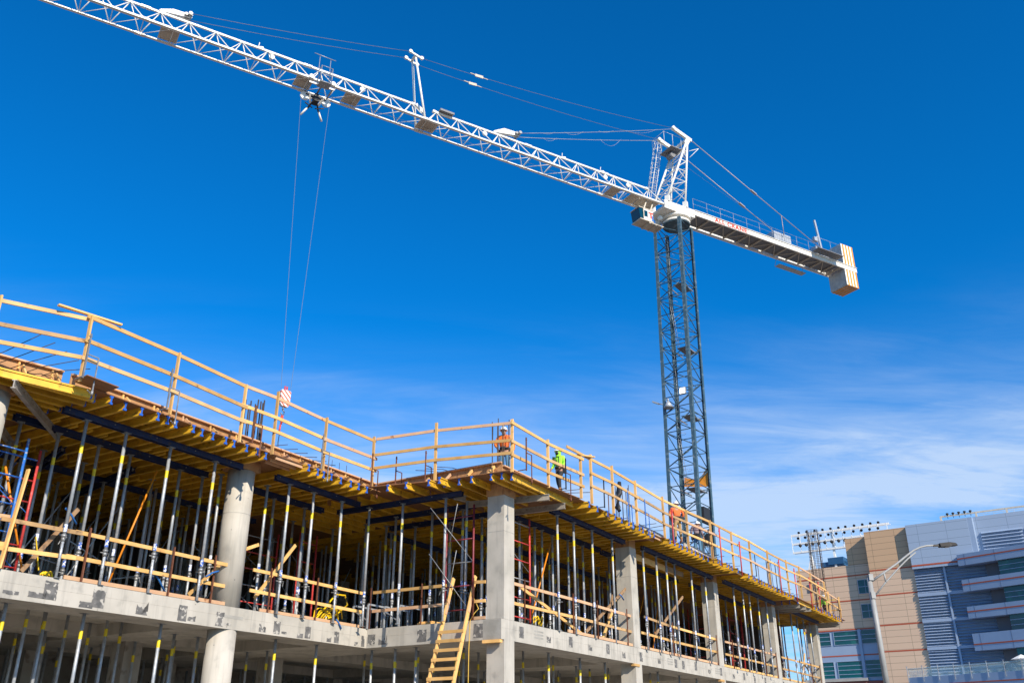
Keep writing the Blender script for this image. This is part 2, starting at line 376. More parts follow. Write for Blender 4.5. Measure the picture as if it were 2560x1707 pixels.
# ================================================================== THE UNFINISHED BUILDING
bld = empty('unfinished_building', W(0, 0, 0), BROT, 'grey cast concrete building frame still in construction, with slab, round and square columns', 'building')
OUT = [(-24, 4.93), (-.15, 4.93), (-.15, 0), (37.4, 0), (37.4, 24.2), (-24, 24.2)]
ZS = 4.55
def slab_mb():
    g = MB()
    g.prism(OUT, Z1 - .25, Z1 - .004, W); g.mi = 3; g.add([W(a, b, Z1) for a, b in [(-24, 4.931), (-.149, 4.931), (-.149, .001), (37.399, .001), (37.399, 24.19), (-24, 24.19)]], [(0, 1, 2, 3, 4, 5)]); g.mi = 0
    # perimeter beams and drop bands on the column lines (soffit 4.55), butted end to end
    e = .002
    bands = [(-24, -1.45, 4.93, 6.1), (-.15, 37.4, 0, 1.2), (-1.45, -.15, 4.93, 24.2), (-.15, 1.3, 1.2, 24.2)]
    for a in (9.44, 18.6, 27.7, 36.6): bands.append((a - .8, a + .8, 1.2, 24.2))
    for a in (-5.6, -13.0, -20): bands.append((a - .9, a + .9, 6.1, 24.2))
    for (a0, a1, b0, b1) in bands: g.box(a0 + e, a1 - e, b0 + e, b1 - e, ZS, Z1 - .25 - e, W)
    for (a0, a1) in ((1.3, 8.64), (10.24, 17.8), (19.4, 26.9), (28.5, 35.8)): 
        for b in (9.4, 14.6): g.box(a0, a1, b - .6, b + .6, ZS, Z1 - .25 - e, W)
    for (a0, a1) in ((-19.1, -13.9), (-12.1, -6.5), (-4.7, -1.45)):
        for b in (9.9, 14.6): g.box(a0, a1, b - .6, b + .6, ZS, Z1 - .25 - e, W)
    # dark coating patches left where forms were anchored
    g.mi = 1
    def patch(fa, u, z, w, h, sty):
        P = {'L': lambda u, z: W(u, 4.93 - .004, z), 'R': lambda u, z: W(u, -.004, z), 'N': lambda u, z: W(-.154, u, z)}[fa]
        rr = random.Random(int(u * 100)); pts = []
        n = 7
        for i in range(n): pts.append((u + w * i / n, z + h * (.02 * rr.random())))
        for i in range(n): pts.append((u + w * (1 - .04 * rr.random()), z + h * i / n))
        top = 1 if sty == 0 else .62
        for i in range(n):
            t = i / n; dip = (.35 * rr.random() if sty == 2 else .05 * rr.random())
            pts.append((u + w * (1 - t), z + h * (top - dip)))
        for i in range(n): pts.append((u + w * .04 * rr.random(), z + h * top * (1 - i / n)))
        if sty == 3: pts = [(u, z + .1 * h), (u + .45 * w, z), (u + w, z + .12 * h), (u + w, z + .5 * h), (u, z + .5 * h)]
        g.add([P(a, b) for a, b in pts], [tuple(range(len(pts)))])
    for (px, py, w, h, s_) in [(5, 1470, .36, .17, 3), (68, 1475, .42, .20, 1), (104, 1465, .34, .40, 0), (195, 1502, .36, .22, 1), (226, 1485, .34, .40, 0), (338, 1505, .34, .37, 2),
                               (442, 1520, .28, .38, 0), (468, 1538, .25, .16, 1), (537, 1535, .28, .36, 0), (561, 1552, .22, .12, 3),
                               (646, 1551, .26, .34, 2), (682, 1556, .26, .34, 0), (703, 1573, .22, .13, 3), (742, 1578, .24, .2, 1), (761, 1568, .24, .33, 0), (816, 1589, .2, .18, 1), (834, 1580, .22, .33, 0),
                               (885, 1600, .2, .18, 1), (902, 1590, .16, .33, 0)]:
        q = onplane(px, py + h * 78, W(0, 4.93, 0) - Vector((0, 0, 0)), BA); q2 = q - BO
        patch('L', q2.dot(BA), max(ZS + .03, q2.z), w, h, s_)
    for (b, w, h, s_) in [(4.88, -.3, .33, 0), (4.45, -.33, .34, 2), (2.98, -.36, .36, 0), (.95, -.33, .4, 0)]:
        patch('N', b, 4.62, w, h, s_)
    rr = random.Random(3)
    u = 1.0
    for (u, s_) in [(.85, 0), (2.5, 2), (3.95, 0), (5.35, 2), (6.7, 0), (8.0, 2), (9.5, 0), (11.2, 2), (12.9, 0), (13.7, 0), (15.1, 0), (16.7, 3), (18.2, 0), (19.9, 2), (21.4, 0), (23.0, 0), (24.7, 0), (26.4, 2), (27.9, 0), (29.6, 0), (31.4, 2), (33.2, 0)]:
        patch('R', u, 4.66 + rr.random() * .06, .27, .33, s_)
    g.mi = 2
    for u in (-9.7, -7.4, -5.0, -2.6): g.add([W(u, 4.9275, 4.56), W(u + .014, 4.9275, 4.56), W(u + .014, 4.9275, 5.11), W(u, 4.9275, 5.11)], [(0, 1, 2, 3)])
    for u in (2.4, 4.85, 7.3, 9.2, 11.7, 14.1, 16.5, 18.9, 21.3, 23.7): g.add([W(u, -.0025, 4.56), W(u + .014, -.0025, 4.56), W(u + .014, -.0025, 5.11), W(u, -.0025, 5.11)], [(0, 1, 2, 3)])
    for (u, z, w) in [(1.75, 4.75, .55), (12.2, 4.75, .5), (17.6, 4.75, .6), (26.0, 4.75, .5)]:
        for k in range(3): g.add([W(u, -.003, z + k * .09), W(u + w, -.003, z + k * .09), W(u + w, -.003, z + k * .09 + .05), W(u, -.003, z + k * .09 + .05)], [(0, 1, 2, 3)])
    g.add([W(-.153, 0, 4.56), W(-.153, .62, 4.56), W(-.153, .62, 5.1), W(-.153, 0, 5.1)], [(0, 1, 2, 3)])
    g.add([W(-6.2, 4.927, 4.82), W(-5.3, 4.927, 4.82), W(-5.3, 4.927, 4.9), W(-6.2, 4.927, 4.9)], [(0, 1, 2, 3)])
    return g
build(slab_mb(), 'floor_slab', [M['conc'], M['tar'], M['damp'], M['floor']], bld)
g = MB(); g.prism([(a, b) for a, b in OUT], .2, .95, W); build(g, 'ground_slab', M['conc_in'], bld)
ROUND = [(-5.62, 5.31), (-13.0, 5.31), (-20.5, 5.31)]
for (a, b) in ROUND:
    for (z0, z1) in ((.95, ZS), (Z1, 8.86)):
        g = MB(); g.tube(W(a, b, z0), W(a, b, z1), .375, 40)
        o = build(g, 'column', M['conc'], bld)
        o['label'] = 'round concrete column'
        if z0 > 2:
            g = MB(); g.tube(W(a, b, 7.62), W(a, b, 7.635), .3765, 40, cap=False); build(g, 'pour_joint', M['damp'], o)
SQ = [(0, 0), (9.1, 0), (18.3, 0), (27.4, 0), (36.5, 0)]
for (a, b) in SQ:
    for (z0, z1) in ((.95, ZS), (Z1, 8.78)):
        g = MB(); g.box(a + (.0 if z0 > 2 else .03) - .004, a + .58, b + .004, b + .60, z0, z1, W)
        o = build(g, 'column', M['conc'], bld)
        if z0 > 2:
            g = MB(); g.box(a - .0065, a + .5825, b + .0015, b + .6025, 7.66, 7.674, W); build(g, 'pour_joint', M['damp'], o)
for (a, b) in [(-5.3, 14.4), (-13, 14.4), (.3, 9.4), (.0, 14.4), (9.14, 14.4), (18.3, 14.4), (27.4, 14.4), (36.5, 14.4), (9.14, 9.0), (18.3, 9.0), (-5.3, 9.6)]:
    for (z0, z1) in ((.95, ZS), (Z1, 8.78)):
        if (a, b) in ((-5.3, 9.6), (9.14, 9.0), (.3, 9.4), (18.3, 9.0)) and z0 > 2: continue
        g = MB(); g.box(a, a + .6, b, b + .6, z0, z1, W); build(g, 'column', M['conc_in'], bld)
g = MB(); g.box(-24, 37, 17.6, 17.9, .96, Z1 - .26, W); g.box(-24, -23.7, 6, 23.8, .96, Z1 - .26, W); build(g, 'rear_light_block', M['conc_in'], bld)  # added occluder: blocks sky and light from behind the lower floor
g = MB(); g.box(-24, 31, 17.6, 17.9, Z1 + .002, 9.12, W); g.box(-24, -23.7, 6, 23.8, Z1 + .002, 9.12, W); build(g, 'rear_light_block', M['wall_shade'], bld)  # added occluder in the shade colour, keeps the upper floor dark
g = MB(); g.box(36.9, 37.2, 2.3, 17.5, Z1 + .002, 9.12, W); g.box(36.9, 37.2, 1.3, 17.5, .96, ZS - .01, W); build(g, 'end_light_block', M['wall_shade'], bld)  # added occluder in the shade colour, shuts out sky at the right end
g = MB(); g.box(4, 14, 18.0, 18.3, Z1 + .002, 8.9, W); g.box(4, 14, 18.0, 18.3, .96, ZS - .01, W); build(g, 'core_light_block', M['conc_in'], bld)  # added behind the rear occluder to keep the interior dark
for a in (0, 9.1, 18.3, 27.4):     # wood chocks left under the slab corners
    g = MB(); g.box(a - .17, a + .33, -.03, .1, 4.46, 4.545, W) if a else g.box(-.19, -.05, .02, .62, 4.46, 4.545, W)
    solo(g, 'timber_block', M['wood'], {0: 'short timber block wedged under the slab at the front corner column', 9.1: 'short timber block under the slab edge at the second square column', 18.3: 'short timber block under the slab edge at the third square column', 27.4: 'short timber block under the slab edge at the fourth square column'}[a], 'timber block', 'timber blocks under the slab edge', rz=BROT)
# ================================================================== DECK OF THE NEXT FLOOR
def deck(name, poly, label, seams=()):
    g = MB(); g.prism(poly, ZD - .022, ZD, W)
    # edge strip, pale end grain
    return solo(g, name, M['deckply_shade'], label, 'plywood deck', 'plywood decks of the formwork', origin=W(poly[0][0], poly[0][1], ZD - .022), rz=BROT)
deck('plywood_deck', [(-24, 7.6), (-13.36, 4.5), (-11.55, 4.0), (-11.55, 24), (-24, 24)], 'plywood deck at the far left above the bright sunlit yellow edge beam')
deck('plywood_deck', [(-11.54, 3.88), (-7.0, 3.98), (-1.05, 4.0), (-1.05, 24), (-11.54, 24)], 'plywood deck on the left wing over the round column')
deck('plywood_deck', [(-1.7, 3.94), (-1.08, 3.94), (-1.04, 3.96), (-1.04, 24), (2.98, 24), (2.98, -1.06), (-1.0, -.80), (-1.16, 1.6)], 'plywood deck over the square corner column, dipping back to the notch')
deck('plywood_deck', [(2.99, -1.0), (9.9, -.98), (9.9, 24), (2.99, 24)], 'plywood deck in the first bay right of the corner, under the walker in lime')
deck('plywood_deck', [(9.91, -1.08), (18.6, -1.3), (18.6, 24), (9.91, 24)], 'plywood deck in the second bay right of the corner, in front of the crane mast')
deck('plywood_deck', [(18.61, -1.3), (27.6, -1.36), (27.6, 24), (18.61, 24)], 'plywood deck in the third bay right of the corner')
deck('plywood_deck', [(27.61, -1.38), (38.6, -1.38), (38.6, 24), (27.61, 24)], 'plywood deck at the far right end, reaching past the last column')
deck('plywood_deck', [(-12.1, 3.35), (-11.25, 3.38), (-11.2, 3.98), (-12.0, 3.95)], 'loose triangular corner sheet of plywood poking out under the left fence post').location.z += .03
# I-section timber formwork beams (yellow) --------------------------------------------------
def h20(L, caps):
    """proto along local +X, top at z=0, cap at x=0"""
    r = empty('formwork_beam', (0, 0, 0))
    g = MB()
    g.box(0, L, -.04, .04, -.2, -.16); g.box(0, L, -.04, .04, -.04, 0); g.box(.0, L, -.0135, .0135, -.16, -.04)
    build(g, 'flanged_beam', M['yellow'], r, False)
    if caps:
        g = MB(); g.box(-.012, .022, -.043, .043, -.203, -.157); g.box(-.012, .022, -.043, .043, -.043, .0005); g.box(-.012, .002, -.018, .018, -.157, -.043)
        build(g, 'end_cap', M['bluecap'], r, False)
    return r
BEAMN = [0]
BG = 'yellow formwork beams carrying the deck'
protos = {}
def beam(a, b, dirdeg, L, label, caps=True, z=ZD - .023, group=BG):
    k = (round(L, 1), caps)
    if k not in protos: protos[k] = h20(L, caps); o = protos[k]
    else: o = copy_tree(protos[k])
    o.location = W(a, b, z); o.rotation_euler = (0, 0, BROT + R(dirdeg))
    tag(o, label, 'formwork beam', group)
    BEAMN[0] += 1
    return o
stuffg = MB()
def bstuff(a, b, dirdeg, L):
    c, s_ = math.cos(R(dirdeg)), math.sin(R(dirdeg))
    for (y, z, w, h) in ((0, -.18, .08, .04), (0, -.02, .08, .04), (0, -.1, .027, .12)):
        stuffg.bar(W(a, b, ZD - .023 + z), W(a + c * L, b + s_ * L, ZD - .023 + z), w, h)
LB = [(-11.03, 3.91), (-10.59, 3.98), (-10.15, 3.95), (-9.7, 3.91), (-9.4, 3.93), (-9.1, 3.98), (-8.62, 3.9), (-8.3, 3.95), (-7.95, 3.94), (-7.53, 3.92), (-7.22, 3.95), (-6.77, 3.95), (-6.4, 3.93), (-6.0, 4.02)]
for i, (a, b) in enumerate(LB):
    beam(a, b, 90, 2.9, '%s yellow beam end with blue cap under the left deck edge, left of the round column' % ordn(i).capitalize())
NB1 = [(-4.52, 3.8), (-4.05, 3.89), (-3.76, 3.92), (-3.45, 3.9), (-3.0, 3.92), (-2.57, 3.9), (-2.2, 3.9), (-1.76, 3.94)]
for i, (a, b) in enumerate(NB1):
    beam(a, b, 90, 2.9, '%s yellow beam between the round column and the notch of the deck' % ordn(i).capitalize())
NB2 = [(-1.62, 3.24, 3.3), (-1.57, 2.57, 3.3), (-1.45, 1.8, 3.3), (-1.5, 1.37, 1.2), (-1.08, 1.47, 3.3), (-1.05, .96, 3.3), (-1.07, .5, 3.3), (-1.0, -.15, 3.0), (-.93, -.48, 3.0)]
for i, (a, b, L) in enumerate(NB2):
    beam(a, b, 0, L, '%s yellow beam counted from the notch towards the square corner column' % ordn(i).capitalize())
beam(-.7, -.68, 0, 3.85, 'Bright sunlit yellow beam running along the deck edge right of the corner post')
RB = [3.45, 4.14, 4.93, 5.47, 6.04, 6.54, 6.94, 7.49, 7.92, 8.35, 8.86, 10.2, 10.65, 11.07, 11.5, 12.0, 12.4, 12.9, 13.4, 13.9, 14.4, 15.0, 15.5, 16.1, 16.54, 16.95, 17.58]
x = 19.2
while x < 27: RB.append(x); x += .46 + rnd.random() * .12
x = 31.1
while x < 37.6: RB.append(x); x += .5 + rnd.random() * .1
for i, a in enumerate(RB):
    b = -1.12 if a < 9.9 else (-1.24 if a < 15 else -1.43)
    beam(a, b + rnd.uniform(-.05, .05), 90, 2.9, '%s yellow beam end under the right deck edge, counted away from the corner column' % ordn(i).capitalize())
for i in range(3): beam(28.3 + i * .05, -1.2 + .45 * i, 0, 2.6, '%s yellow beam running along the deck edge at the far right gap' % ordn(i).capitalize())
for i in range(5): beam(38.3 - .02 * i, -.9 + .5 * i, 180, 2.6, '%s yellow beam end under the far right end of the deck' % ordn(i).capitalize())
# far left: beams run along the skewed edge
th = math.degrees(math.atan2(4.01 - 4.51, -11.51 + 13.36))
beam(-11.5, 3.98, 180 + th, 4.9, 'Bright sunlit yellow edge beam in the far left corner above the aluminium beam')
for i, (a, b) in enumerate([(-11.3, 4.15), (-11.25, 4.55), (-11.3, 5.0), (-11.35, 5.35), (-11.4, 5.75), (-11.4, 6.1), (-11.4, 6.5), (-11.4, 6.9)]):
    beam(a, b, 180 + th * .6, 4.9, '%s shaded yellow beam behind the bright edge beam at far left' % ordn(i).capitalize())
# interior rows as they lap over the next girder
rows = []
def wing(a0, a1, bs, step, lab):
    for j, b0 in enumerate(bs):
        a = a0 + (.09 if j % 2 == 0 else -.06); i = 0
        while a < a1:
            rows.append((a, b0, lab, j, i)); a += step + rnd.uniform(-.05, .05); i += 1
wing(-11.0, -1.2, [6.0, 8.7, 11.4], .46, 'left wing')
wing(3.4, 18.6, [1.0], .47, 'right wing')
wing(18.9, 38, [1.0], .6, 'right wing')
wing(3.2, 18.6, [3.6, 6.2, 8.8], .5, 'right wing')
for (a, b, lab, j, i) in rows:
    if BEAMN[0] < 300:
        rowname = {('left wing', 6.0): 'second row of the left wing', ('left wing', 8.7): 'third row of the left wing', ('left wing', 11.4): 'fourth row of the left wing', ('right wing', 1.0): 'second row of the right wing', ('right wing', 3.6): 'third row of the right wing', ('right wing', 6.2): 'fourth row of the right wing', ('right wing', 8.8): 'fifth row of the right wing'}[(lab, b)]
        if lab == 'right wing' and b == 1.0 and a > 18.7: rowname = 'second row of the far right bays'
        beam(a, b, 90, 2.9, '%s shaded yellow beam in the %s' % (ordn(i).capitalize(), rowname), caps=False, group='yellow formwork beams in the inner rows')
    else: bstuff(a, b, 90, 2.9)
a = -.6
for b in [4.4 + .55 * k for k in range(9)]: bstuff(-1.0, b, 0, 3.6)
for k in range(24): bstuff(-22.5 + k * .5, 8.2 + .02 * k, 90, 5)
for k in range(60): bstuff(-11 + k * .9, 14.3, 90, 4.0)
for b in [1.2 + .5 * k for k in range(7)]: bstuff(2.3, b, 0, 1.2)
tag(build(stuffg, 'formwork_beams', M['yellow']), 'mass of shaded yellow beams deep under the deck', 'formwork beams', kind='stuff')
# short wood fillers beside the columns
for i, (a, b, L, t) in enumerate([(-5.6, 4.05, 1.25, 0), (-5.55, 4.3, 1.15, 0), (-5.5, 4.55, 1.1, 0), (9.0, -.9, 1.1, 0), (8.95, -.6, 1.1, 0), (18.0, -1.15, 1.1, 0), (27.6, -1.15, .9, 0)]):
    g = MB(); g.bar(W(a, b, ZD - .07), W(a + L, b, ZD - .07), .04, .09)
    solo(g, 'filler_timber', M['woodpink'], ['nearest filler timber under the deck right of the round column', 'middle filler timber under the deck right of the round column', 'innermost filler timber under the deck right of the round column', 'outer filler timber over the second square column', 'inner filler timber over the second square column', 'filler timber over the third square column', 'filler timber over the fourth square column'][i], 'filler timber', 'filler timbers at the columns', rz=BROT)
# forms round the column heads
for (a, b, rr_, lab) in [(0, 0, .0, 'plywood box form round the head of the corner column')]:
    g = MB(); g.box(a - .03, a + .61, b - .03, b + .63, 8.76, ZD - .024, W); solo(g, 'column_head_form', M['ply'], lab, 'column form', rz=BROT)
g = MB(); g.box(-5.98, -5.25, 4.95, 5.7, 8.87, ZD - .024, W); solo(g, 'column_head_form', M['ply'], 'plywood form over the head of the round column', 'column form', rz=BROT)
for a, n_ in ((9.1, 'second'), (18.3, 'third'), (27.4, 'fourth'), (36.5, 'fifth')):
    g = MB(); g.box(a + .002, a + .57, .01, .59, 8.785, ZD - .024, W); solo(g, 'column_head_form', M['ply'], 'plywood form over the head of the %s square column' % n_, 'column form', rz=BROT)
g = MB(); g.box(-13.37, -12.62, 4.95, 5.7, 8.87, ZD - .05, W); solo(g, 'column_head_form', M['ply'], 'plywood form over the head of the leftmost round column', 'column form', rz=BROT)
# navy steel girders ------------------------------------------------------------------------
def girder(A, B, label, z=8.795):
    A = W(*A, z); B = W(*B, z); d = (B - A).normalized(); L = (B - A).length
    r = empty('steel_girder', A, math.atan2(d.y, d.x), label, 'steel girder', 'navy steel girders on the props')
    g = MB()
    for s_ in (-1, 1):
        y = .045 * s_
        g.box(0, L, min(y, y + .006 * s_), max(y, y + .006 * s_), 0, .15)
        g.box(0, L, min(y, y + .04 * s_), max(y, y + .04 * s_), -.001, .008); g.box(0, L, min(y, y + .04 * s_), max(y, y + .04 * s_), .142, .151)
    build(g, 'channel', M['navy'], r, False)
    x_ = .12
    while x_ < L:
        g = MB(); g.box(x_ - .05, x_ + .05, -.05, .05, .06, .12); g.tube((x_, -.07, .09), (x_, .07, .09), .014, 6); x_ += 1.24
        build(g, 'spacer', M['galvdk'], r, False)
    return r
GL = [((-11.5, 4.95), (-5.95, 4.95), 'navy girder nearest the edge of the left wing, ending at the round column'),
      ((-11.8, 6.4), (-5.9, 6.4), 'navy girder one row behind the left wing edge'),
      ((-4.75, 4.85), (-.95, 4.9), 'navy girder between the round column and the notch'),
      ((-4.9, 6.45), (-.95, 6.45), 'navy girder one row behind, between round column and notch'),
      ((-.5, 6.2), (-.42, 1.25), 'navy girder nearest the notch edge, running towards the corner column'),
      ((1.0, 6.2), (1.05, 1.75), 'second navy girder from the notch edge'), ((2.3, 6.2), (2.3, 1.3), 'third navy girder from the notch edge'),
      ((2.85, -.02), (8.75, .05), 'navy girder nearest the edge in the first right bay'), ((3.1, 1.5), (9.6, 1.5), 'navy girder one row behind in the first right bay'),
      ((10.0, -.12), (17.9, -.12), 'navy girder nearest the edge in the second right bay'), ((9.9, 1.6), (18.0, 1.6), 'navy girder one row behind in the second right bay'),
      ((19.0, -.25), (27.2, -.25), 'navy girder nearest the edge in the third right bay'), ((19.0, 1.4), (27.2, 1.4), 'navy girder one row behind in the third right bay'),
      ((30.5, -.2), (36.4, -.2), 'navy girder nearest the edge in the last right bay'),
      ((-11.6, 8.6), (-9.4, 12.5), 'navy girder crossing inward at the left of the left wing'), ((-9.6, 7.7), (-8.0, 12.5), 'navy girder crossing inward in the middle of the left wing'), ((-7.4, 7.7), (-6.3, 12.5), 'navy girder crossing inward near the round column'),
      ((-12, 9.5), (-1, 9.5), 'navy girder deep in the left wing'), ((3, 4.3), (17.5, 4.3), 'navy girder deep in the right wing'), ((3, 6.9), (17.5, 6.9), 'navy girder deepest in the right wing')]
for A_, B_, l_ in GL: girder(A_, B_, l_)
# timber ledger in the second right bay
g = MB(); g.box(10.2, 14.6, .35, .42, 8.55, 8.78, W); solo(g, 'timber_ledger', M['wood'], 'deep timber ledger board under the beams in the second right bay', 'timber ledger', rz=BROT)
g = MB(); g.box(13.5, 15.4, .3, .36, 8.58, 8.78, W); solo(g, 'timber_ledger', M['wood2'], 'short dark timber ledger beside the longer one in the second right bay', 'timber ledger', rz=BROT)
# aluminium beams ---------------------------------------------------------------------------
def alu(A, B, label, z=8.943, h=.19):
    A = W(*A, z); B = W(*B, z); d = (B - A).normalized(); L = (B - A).length
    g = MB(); g.box(0, L, -.05, .05, -h, -h + .018); g.box(0, L, -.05, -.012, -.018, 0); g.box(0, L, .012, .05, -.018, 0); g.box(0, L, -.012, .012, -h + .018, 0)
    o = build(g, 'aluminium_beam', M['alum']); o.location = A; o.rotation_euler = (0, 0, math.atan2(d.y, d.x))
    return tag(o, label, 'aluminium beam', 'grey aluminium beams')
alu((1.28, -.85), (.75, 1.9), 'grey aluminium beam poking out right behind the corner column')
alu((2.5, -.75), (2.4, 1.4), 'second grey aluminium beam right of the corner column, on a red frame leg')
alu((.12, 1.5), (-.35, 1.62), 'short grey aluminium stub left of the corner column')
alu((-13.1, 4.35), (-10.27, 6.88), 'long grey aluminium beam slanting inward at far left')
alu((-12.2, 6.7), (-10.4, 8.6), 'inner grey aluminium beam slanting inward at far left')
for i, (a, b) in enumerate([(28.6, -1.2), (29.5, -1.3), (30.3, -1.35), (37.3, -1.2), (38.2, -1.1)]):
    alu((a, b), (a - .15, b + 2.6), '%s grey aluminium beam end under the far right deck' % ordn(i))
# ================================================================== SHORING PROPS
def prop_proto(h, low=.95, bandz=.62, full=True):
    r = empty('shoring_prop', (0, 0, 0))
    g = MB(); g.tube((0, 0, low), (0, 0, h - .008), .041, 12); build(g, 'outer_tube', M['galv'], r, False)
    g = MB(); g.tube((0, 0, .008), (0, 0, low), .034, 10)
    g.mi = 1
    for k in range(8):
        z = .15 + k * .1
        if z < low - .1:
            for s_ in (0, 1, 2, 3):
                c, s2 = math.cos(s_ * math.pi / 2 + .6), math.sin(s_ * math.pi / 2 + .6)
                g.tube((c * .032, s2 * .032, z), (c * .0355, s2 * .0355, z), .009, 6)
    build(g, 'inner_tube', [M['galv'], M['black']], r, False)
    g = MB(); g.tube((0, 0, h - bandz - .19), (0, 0, h - bandz), .0425, 12, cap=False); build(g, 'yellow_band', M['band'], r, False)
    if full:
        g = MB(); g.tube((0, 0, low - .05), (0, 0, low + .01), .062, 10); g.tube((-.13, 0, low - .07), (.12, 0, low - .07), .012, 5); g.tube((0, 0, low - .14), (0, 0, low - .05), .05, 8); g.bar((.1, .0, low - .09), (.11, .04, low - .2), .015, .015)
        build(g, 'collar_nut', M['galvdk'], r, False)
        g = MB(); g.tube((0, 0, low + .07), (0, 0, low + .24), .0422, 12, cap=False); build(g, 'printed_label', M['label'], r, False)
        g = MB(); g.box(-.07, .07, -.07, .07, 0, .008); build(g, 'base_plate', M['galvdk'], r, False)
        g = MB(); g.box(-.085, .085, -.085, .085, h - .008, h); build(g, 'head_plate', M['galvdk'], r, False)
    return r
PH = 8.787 - Z1
protoA = [prop_proto(PH, low=.95), prop_proto(PH, low=1.15, bandz=.66), prop_proto(PH, low=.8, bandz=.58)]
protoL = [prop_proto(ZS - .955, low=1.0, bandz=.38), prop_proto(Z1 - .25 - .955, low=1.2, bandz=.4)]
usedp = set(); NP = [0]
def prop(pr, a, b, z, label, group):
    if id(pr) in usedp: o = copy_tree(pr)
    else: usedp.add(id(pr)); o = pr
    o.location = W(a, b, z); o.rotation_euler = (0, 0, rnd.uniform(0, 6.28))
    tag(o, label, 'prop', group); NP[0] += 1
    return o
UP = 'shoring props of the upper floor'; LO = 'shoring props of the lower floor'
seqs = [('front row of the left wing before the round column', [(-10.86, 4.95), (-9.75, 4.95), (-8.4, 4.95), (-6.9, 4.95)], 0),
        ('row behind the front of the left wing', [(-11.6, 6.4), (-10.6, 6.4), (-9.46, 6.4), (-8.5, 6.4), (-6.86, 6.4), (-6.05, 6.4), (-5.95, 5.75)], 0),
        ('front row between round column and notch', [(-4.15, 4.86), (-3.1, 4.87), (-1.8, 4.88)], 0),
        ('second row between round column and notch', [(-4.6, 6.45), (-3.17, 6.45), (-1.8, 6.45), (-4.4, 5.5)], 0),
        ('row along the notch edge behind the ladder', [(-.72, 4.66), (-.6, 3.4), (-.45, 1.85)], 0),
        ('second row in from the notch edge', [(.72, 4.7), (.85, 3.3), (1.02, 2.2), (.2, 1.5)], 0),
        ('third row in from the notch edge', [(2.2, 5.0), (2.3, 3.6), (2.3, 2.3), (1.6, 5.8)], 0),
        ('front row of the first right bay', [(3.3, -.02 + .0), (4.5, .0), (5.9, .0), (7.6, .03)], 0),
        ('second row of the first right bay', [(3.4, 1.5), (4.44, 1.5), (4.95, 1.5), (5.89, 1.6), (6.9, 1.5), (8.1, 1.5), (1.6, 1.2)], 0),
        ('front row of the second right bay', [(10.15, -.08), (11.46, -.08), (12.5, -.08), (13.4, -.08), (15.3, -.08), (17.0, -.08)], 0),
        ('second row of the second right bay', [(10.6, 1.6), (11.5, 1.6), (12.4, 1.6), (14.2, 1.6), (15.8, 1.6), (17.2, 1.6)], 0),
        ('front row of the third right bay', [(20.5, -.2), (21.88, -.2), (22.9, -.2), (24.3, -.2), (25.7, -.2)], 0),
        ('second row of the third right bay', [(19.6, 1.4), (21.0, 1.4), (22.4, 1.4), (24.0, 1.4), (25.6, 1.4)], 0),
        ('front row of the last right bay', [(29.2, .2), (31.0, .0), (32.6, .1), (34.0, .1), (35.4, .1)], 0),
        ('second row of the last right bay', [(29.0, 1.9), (30.6, 1.8), (32.4, 1.8), (34.2, 1.8), (35.8, 1.8)], 0),
        ('third row of the last right bay', [(29.8, 2.9), (31.2, 3.0), (32.0, 2.6), (33.3, 3.0), (34.8, 2.9), (36.2, 2.8), (36.6, 1.0), (36.6, 2.2)], 0),
        ('third row of the third right bay', [(19.2, 2.8), (20.4, 3.0), (21.8, 2.9), (23.3, 3.0), (24.9, 2.9), (26.3, 3.0), (27.6, 2.9)], 0)]
for nm_, pts, _ in seqs:
    for i, (a, b) in enumerate(pts):
        prop(protoA[rnd.choice([0, 0, 1, 2])], a, b, Z1, '%s grey prop in the %s' % (ordn(i).capitalize(), nm_), UP)
inner = []
def jit(x, s=.18): return x + rnd.uniform(-s, s)
for j, b in enumerate([8.0, 9.5, 11.1, 12.7]):
    for i in range(11): inner.append((jit(-12.2 + i * 1.15 + .3 * (j % 2)), jit(b), 'shadow row %s of the left wing' % ['closest', 'second closest', 'third closest', 'farthest'][j], i))
for j, b in enumerate([4.3, 6.9, 9.4]):
    for i in range(14): inner.append((jit(3.3 + i * 1.12 + .4 * (j % 2)), jit(b), 'shadow row %s of the right wing' % ['closest', 'second closest', 'farthest'][j], i))
for j, b in enumerate([3.0]):
    for i in range(17): inner.append((jit(3.6 + i * 1.1), jit(b), 'half-lit third row of the right wing', i))
for j, a in enumerate([-.4, 1.1, 2.6]):
    for i in range(4): inner.append((jit(a), jit(6.2 + i * 1.4), 'shadow column %s behind the notch' % ['closest', 'second closest', 'farthest'][j], i))
for (a, b, lab, i) in inner:
    if b < 4.2 and a < 2.9: continue
    prop(protoA[rnd.choice([0, 1, 2])], a, b, Z1, '%s prop in the %s' % (ordn(i).capitalize(), lab), 'shaded props deep in the upper floor')
# lower floor props (they stand on the ground slab, heads under the slab)
lows = []
def lowpx(px, py, z): 
    p = atz(px, py, z) - BO; return p.dot(BA), p.dot(BB)
LP = [(17, 1500, 0), (110, 1520, 0), (214, 1527, 0), (276, 1546, 0), (402, 1554, 0), (535, 1577, 0), (692, 1594, 0), (790, 1609, 0), (952, 1626, 0)]
for i, (px, py, q) in enumerate([(17, 1503, 0), (212, 1530, 0), (404, 1556, 0), (538, 1574, 0), (690, 1594, 0), (792, 1607, 0)]):
    r_ = ray(px, py); 
    p = onplane(px, py, W(0, 5.55, 0), BA) - BO
    lows.append((0, p.dot(BA), 5.55, '%s sunlit prop just behind the edge of the lower left floor' % ordn(i).capitalize()))
for i, px in enumerate([64, 110, 268, 440, 500]):
    p = onplane(px, 1560, W(0, 7.0, 0), BA) - BO
    lows.append((1, p.dot(BA), 7.0, '%s prop in the second row of the lower left floor' % ordn(i).capitalize()))
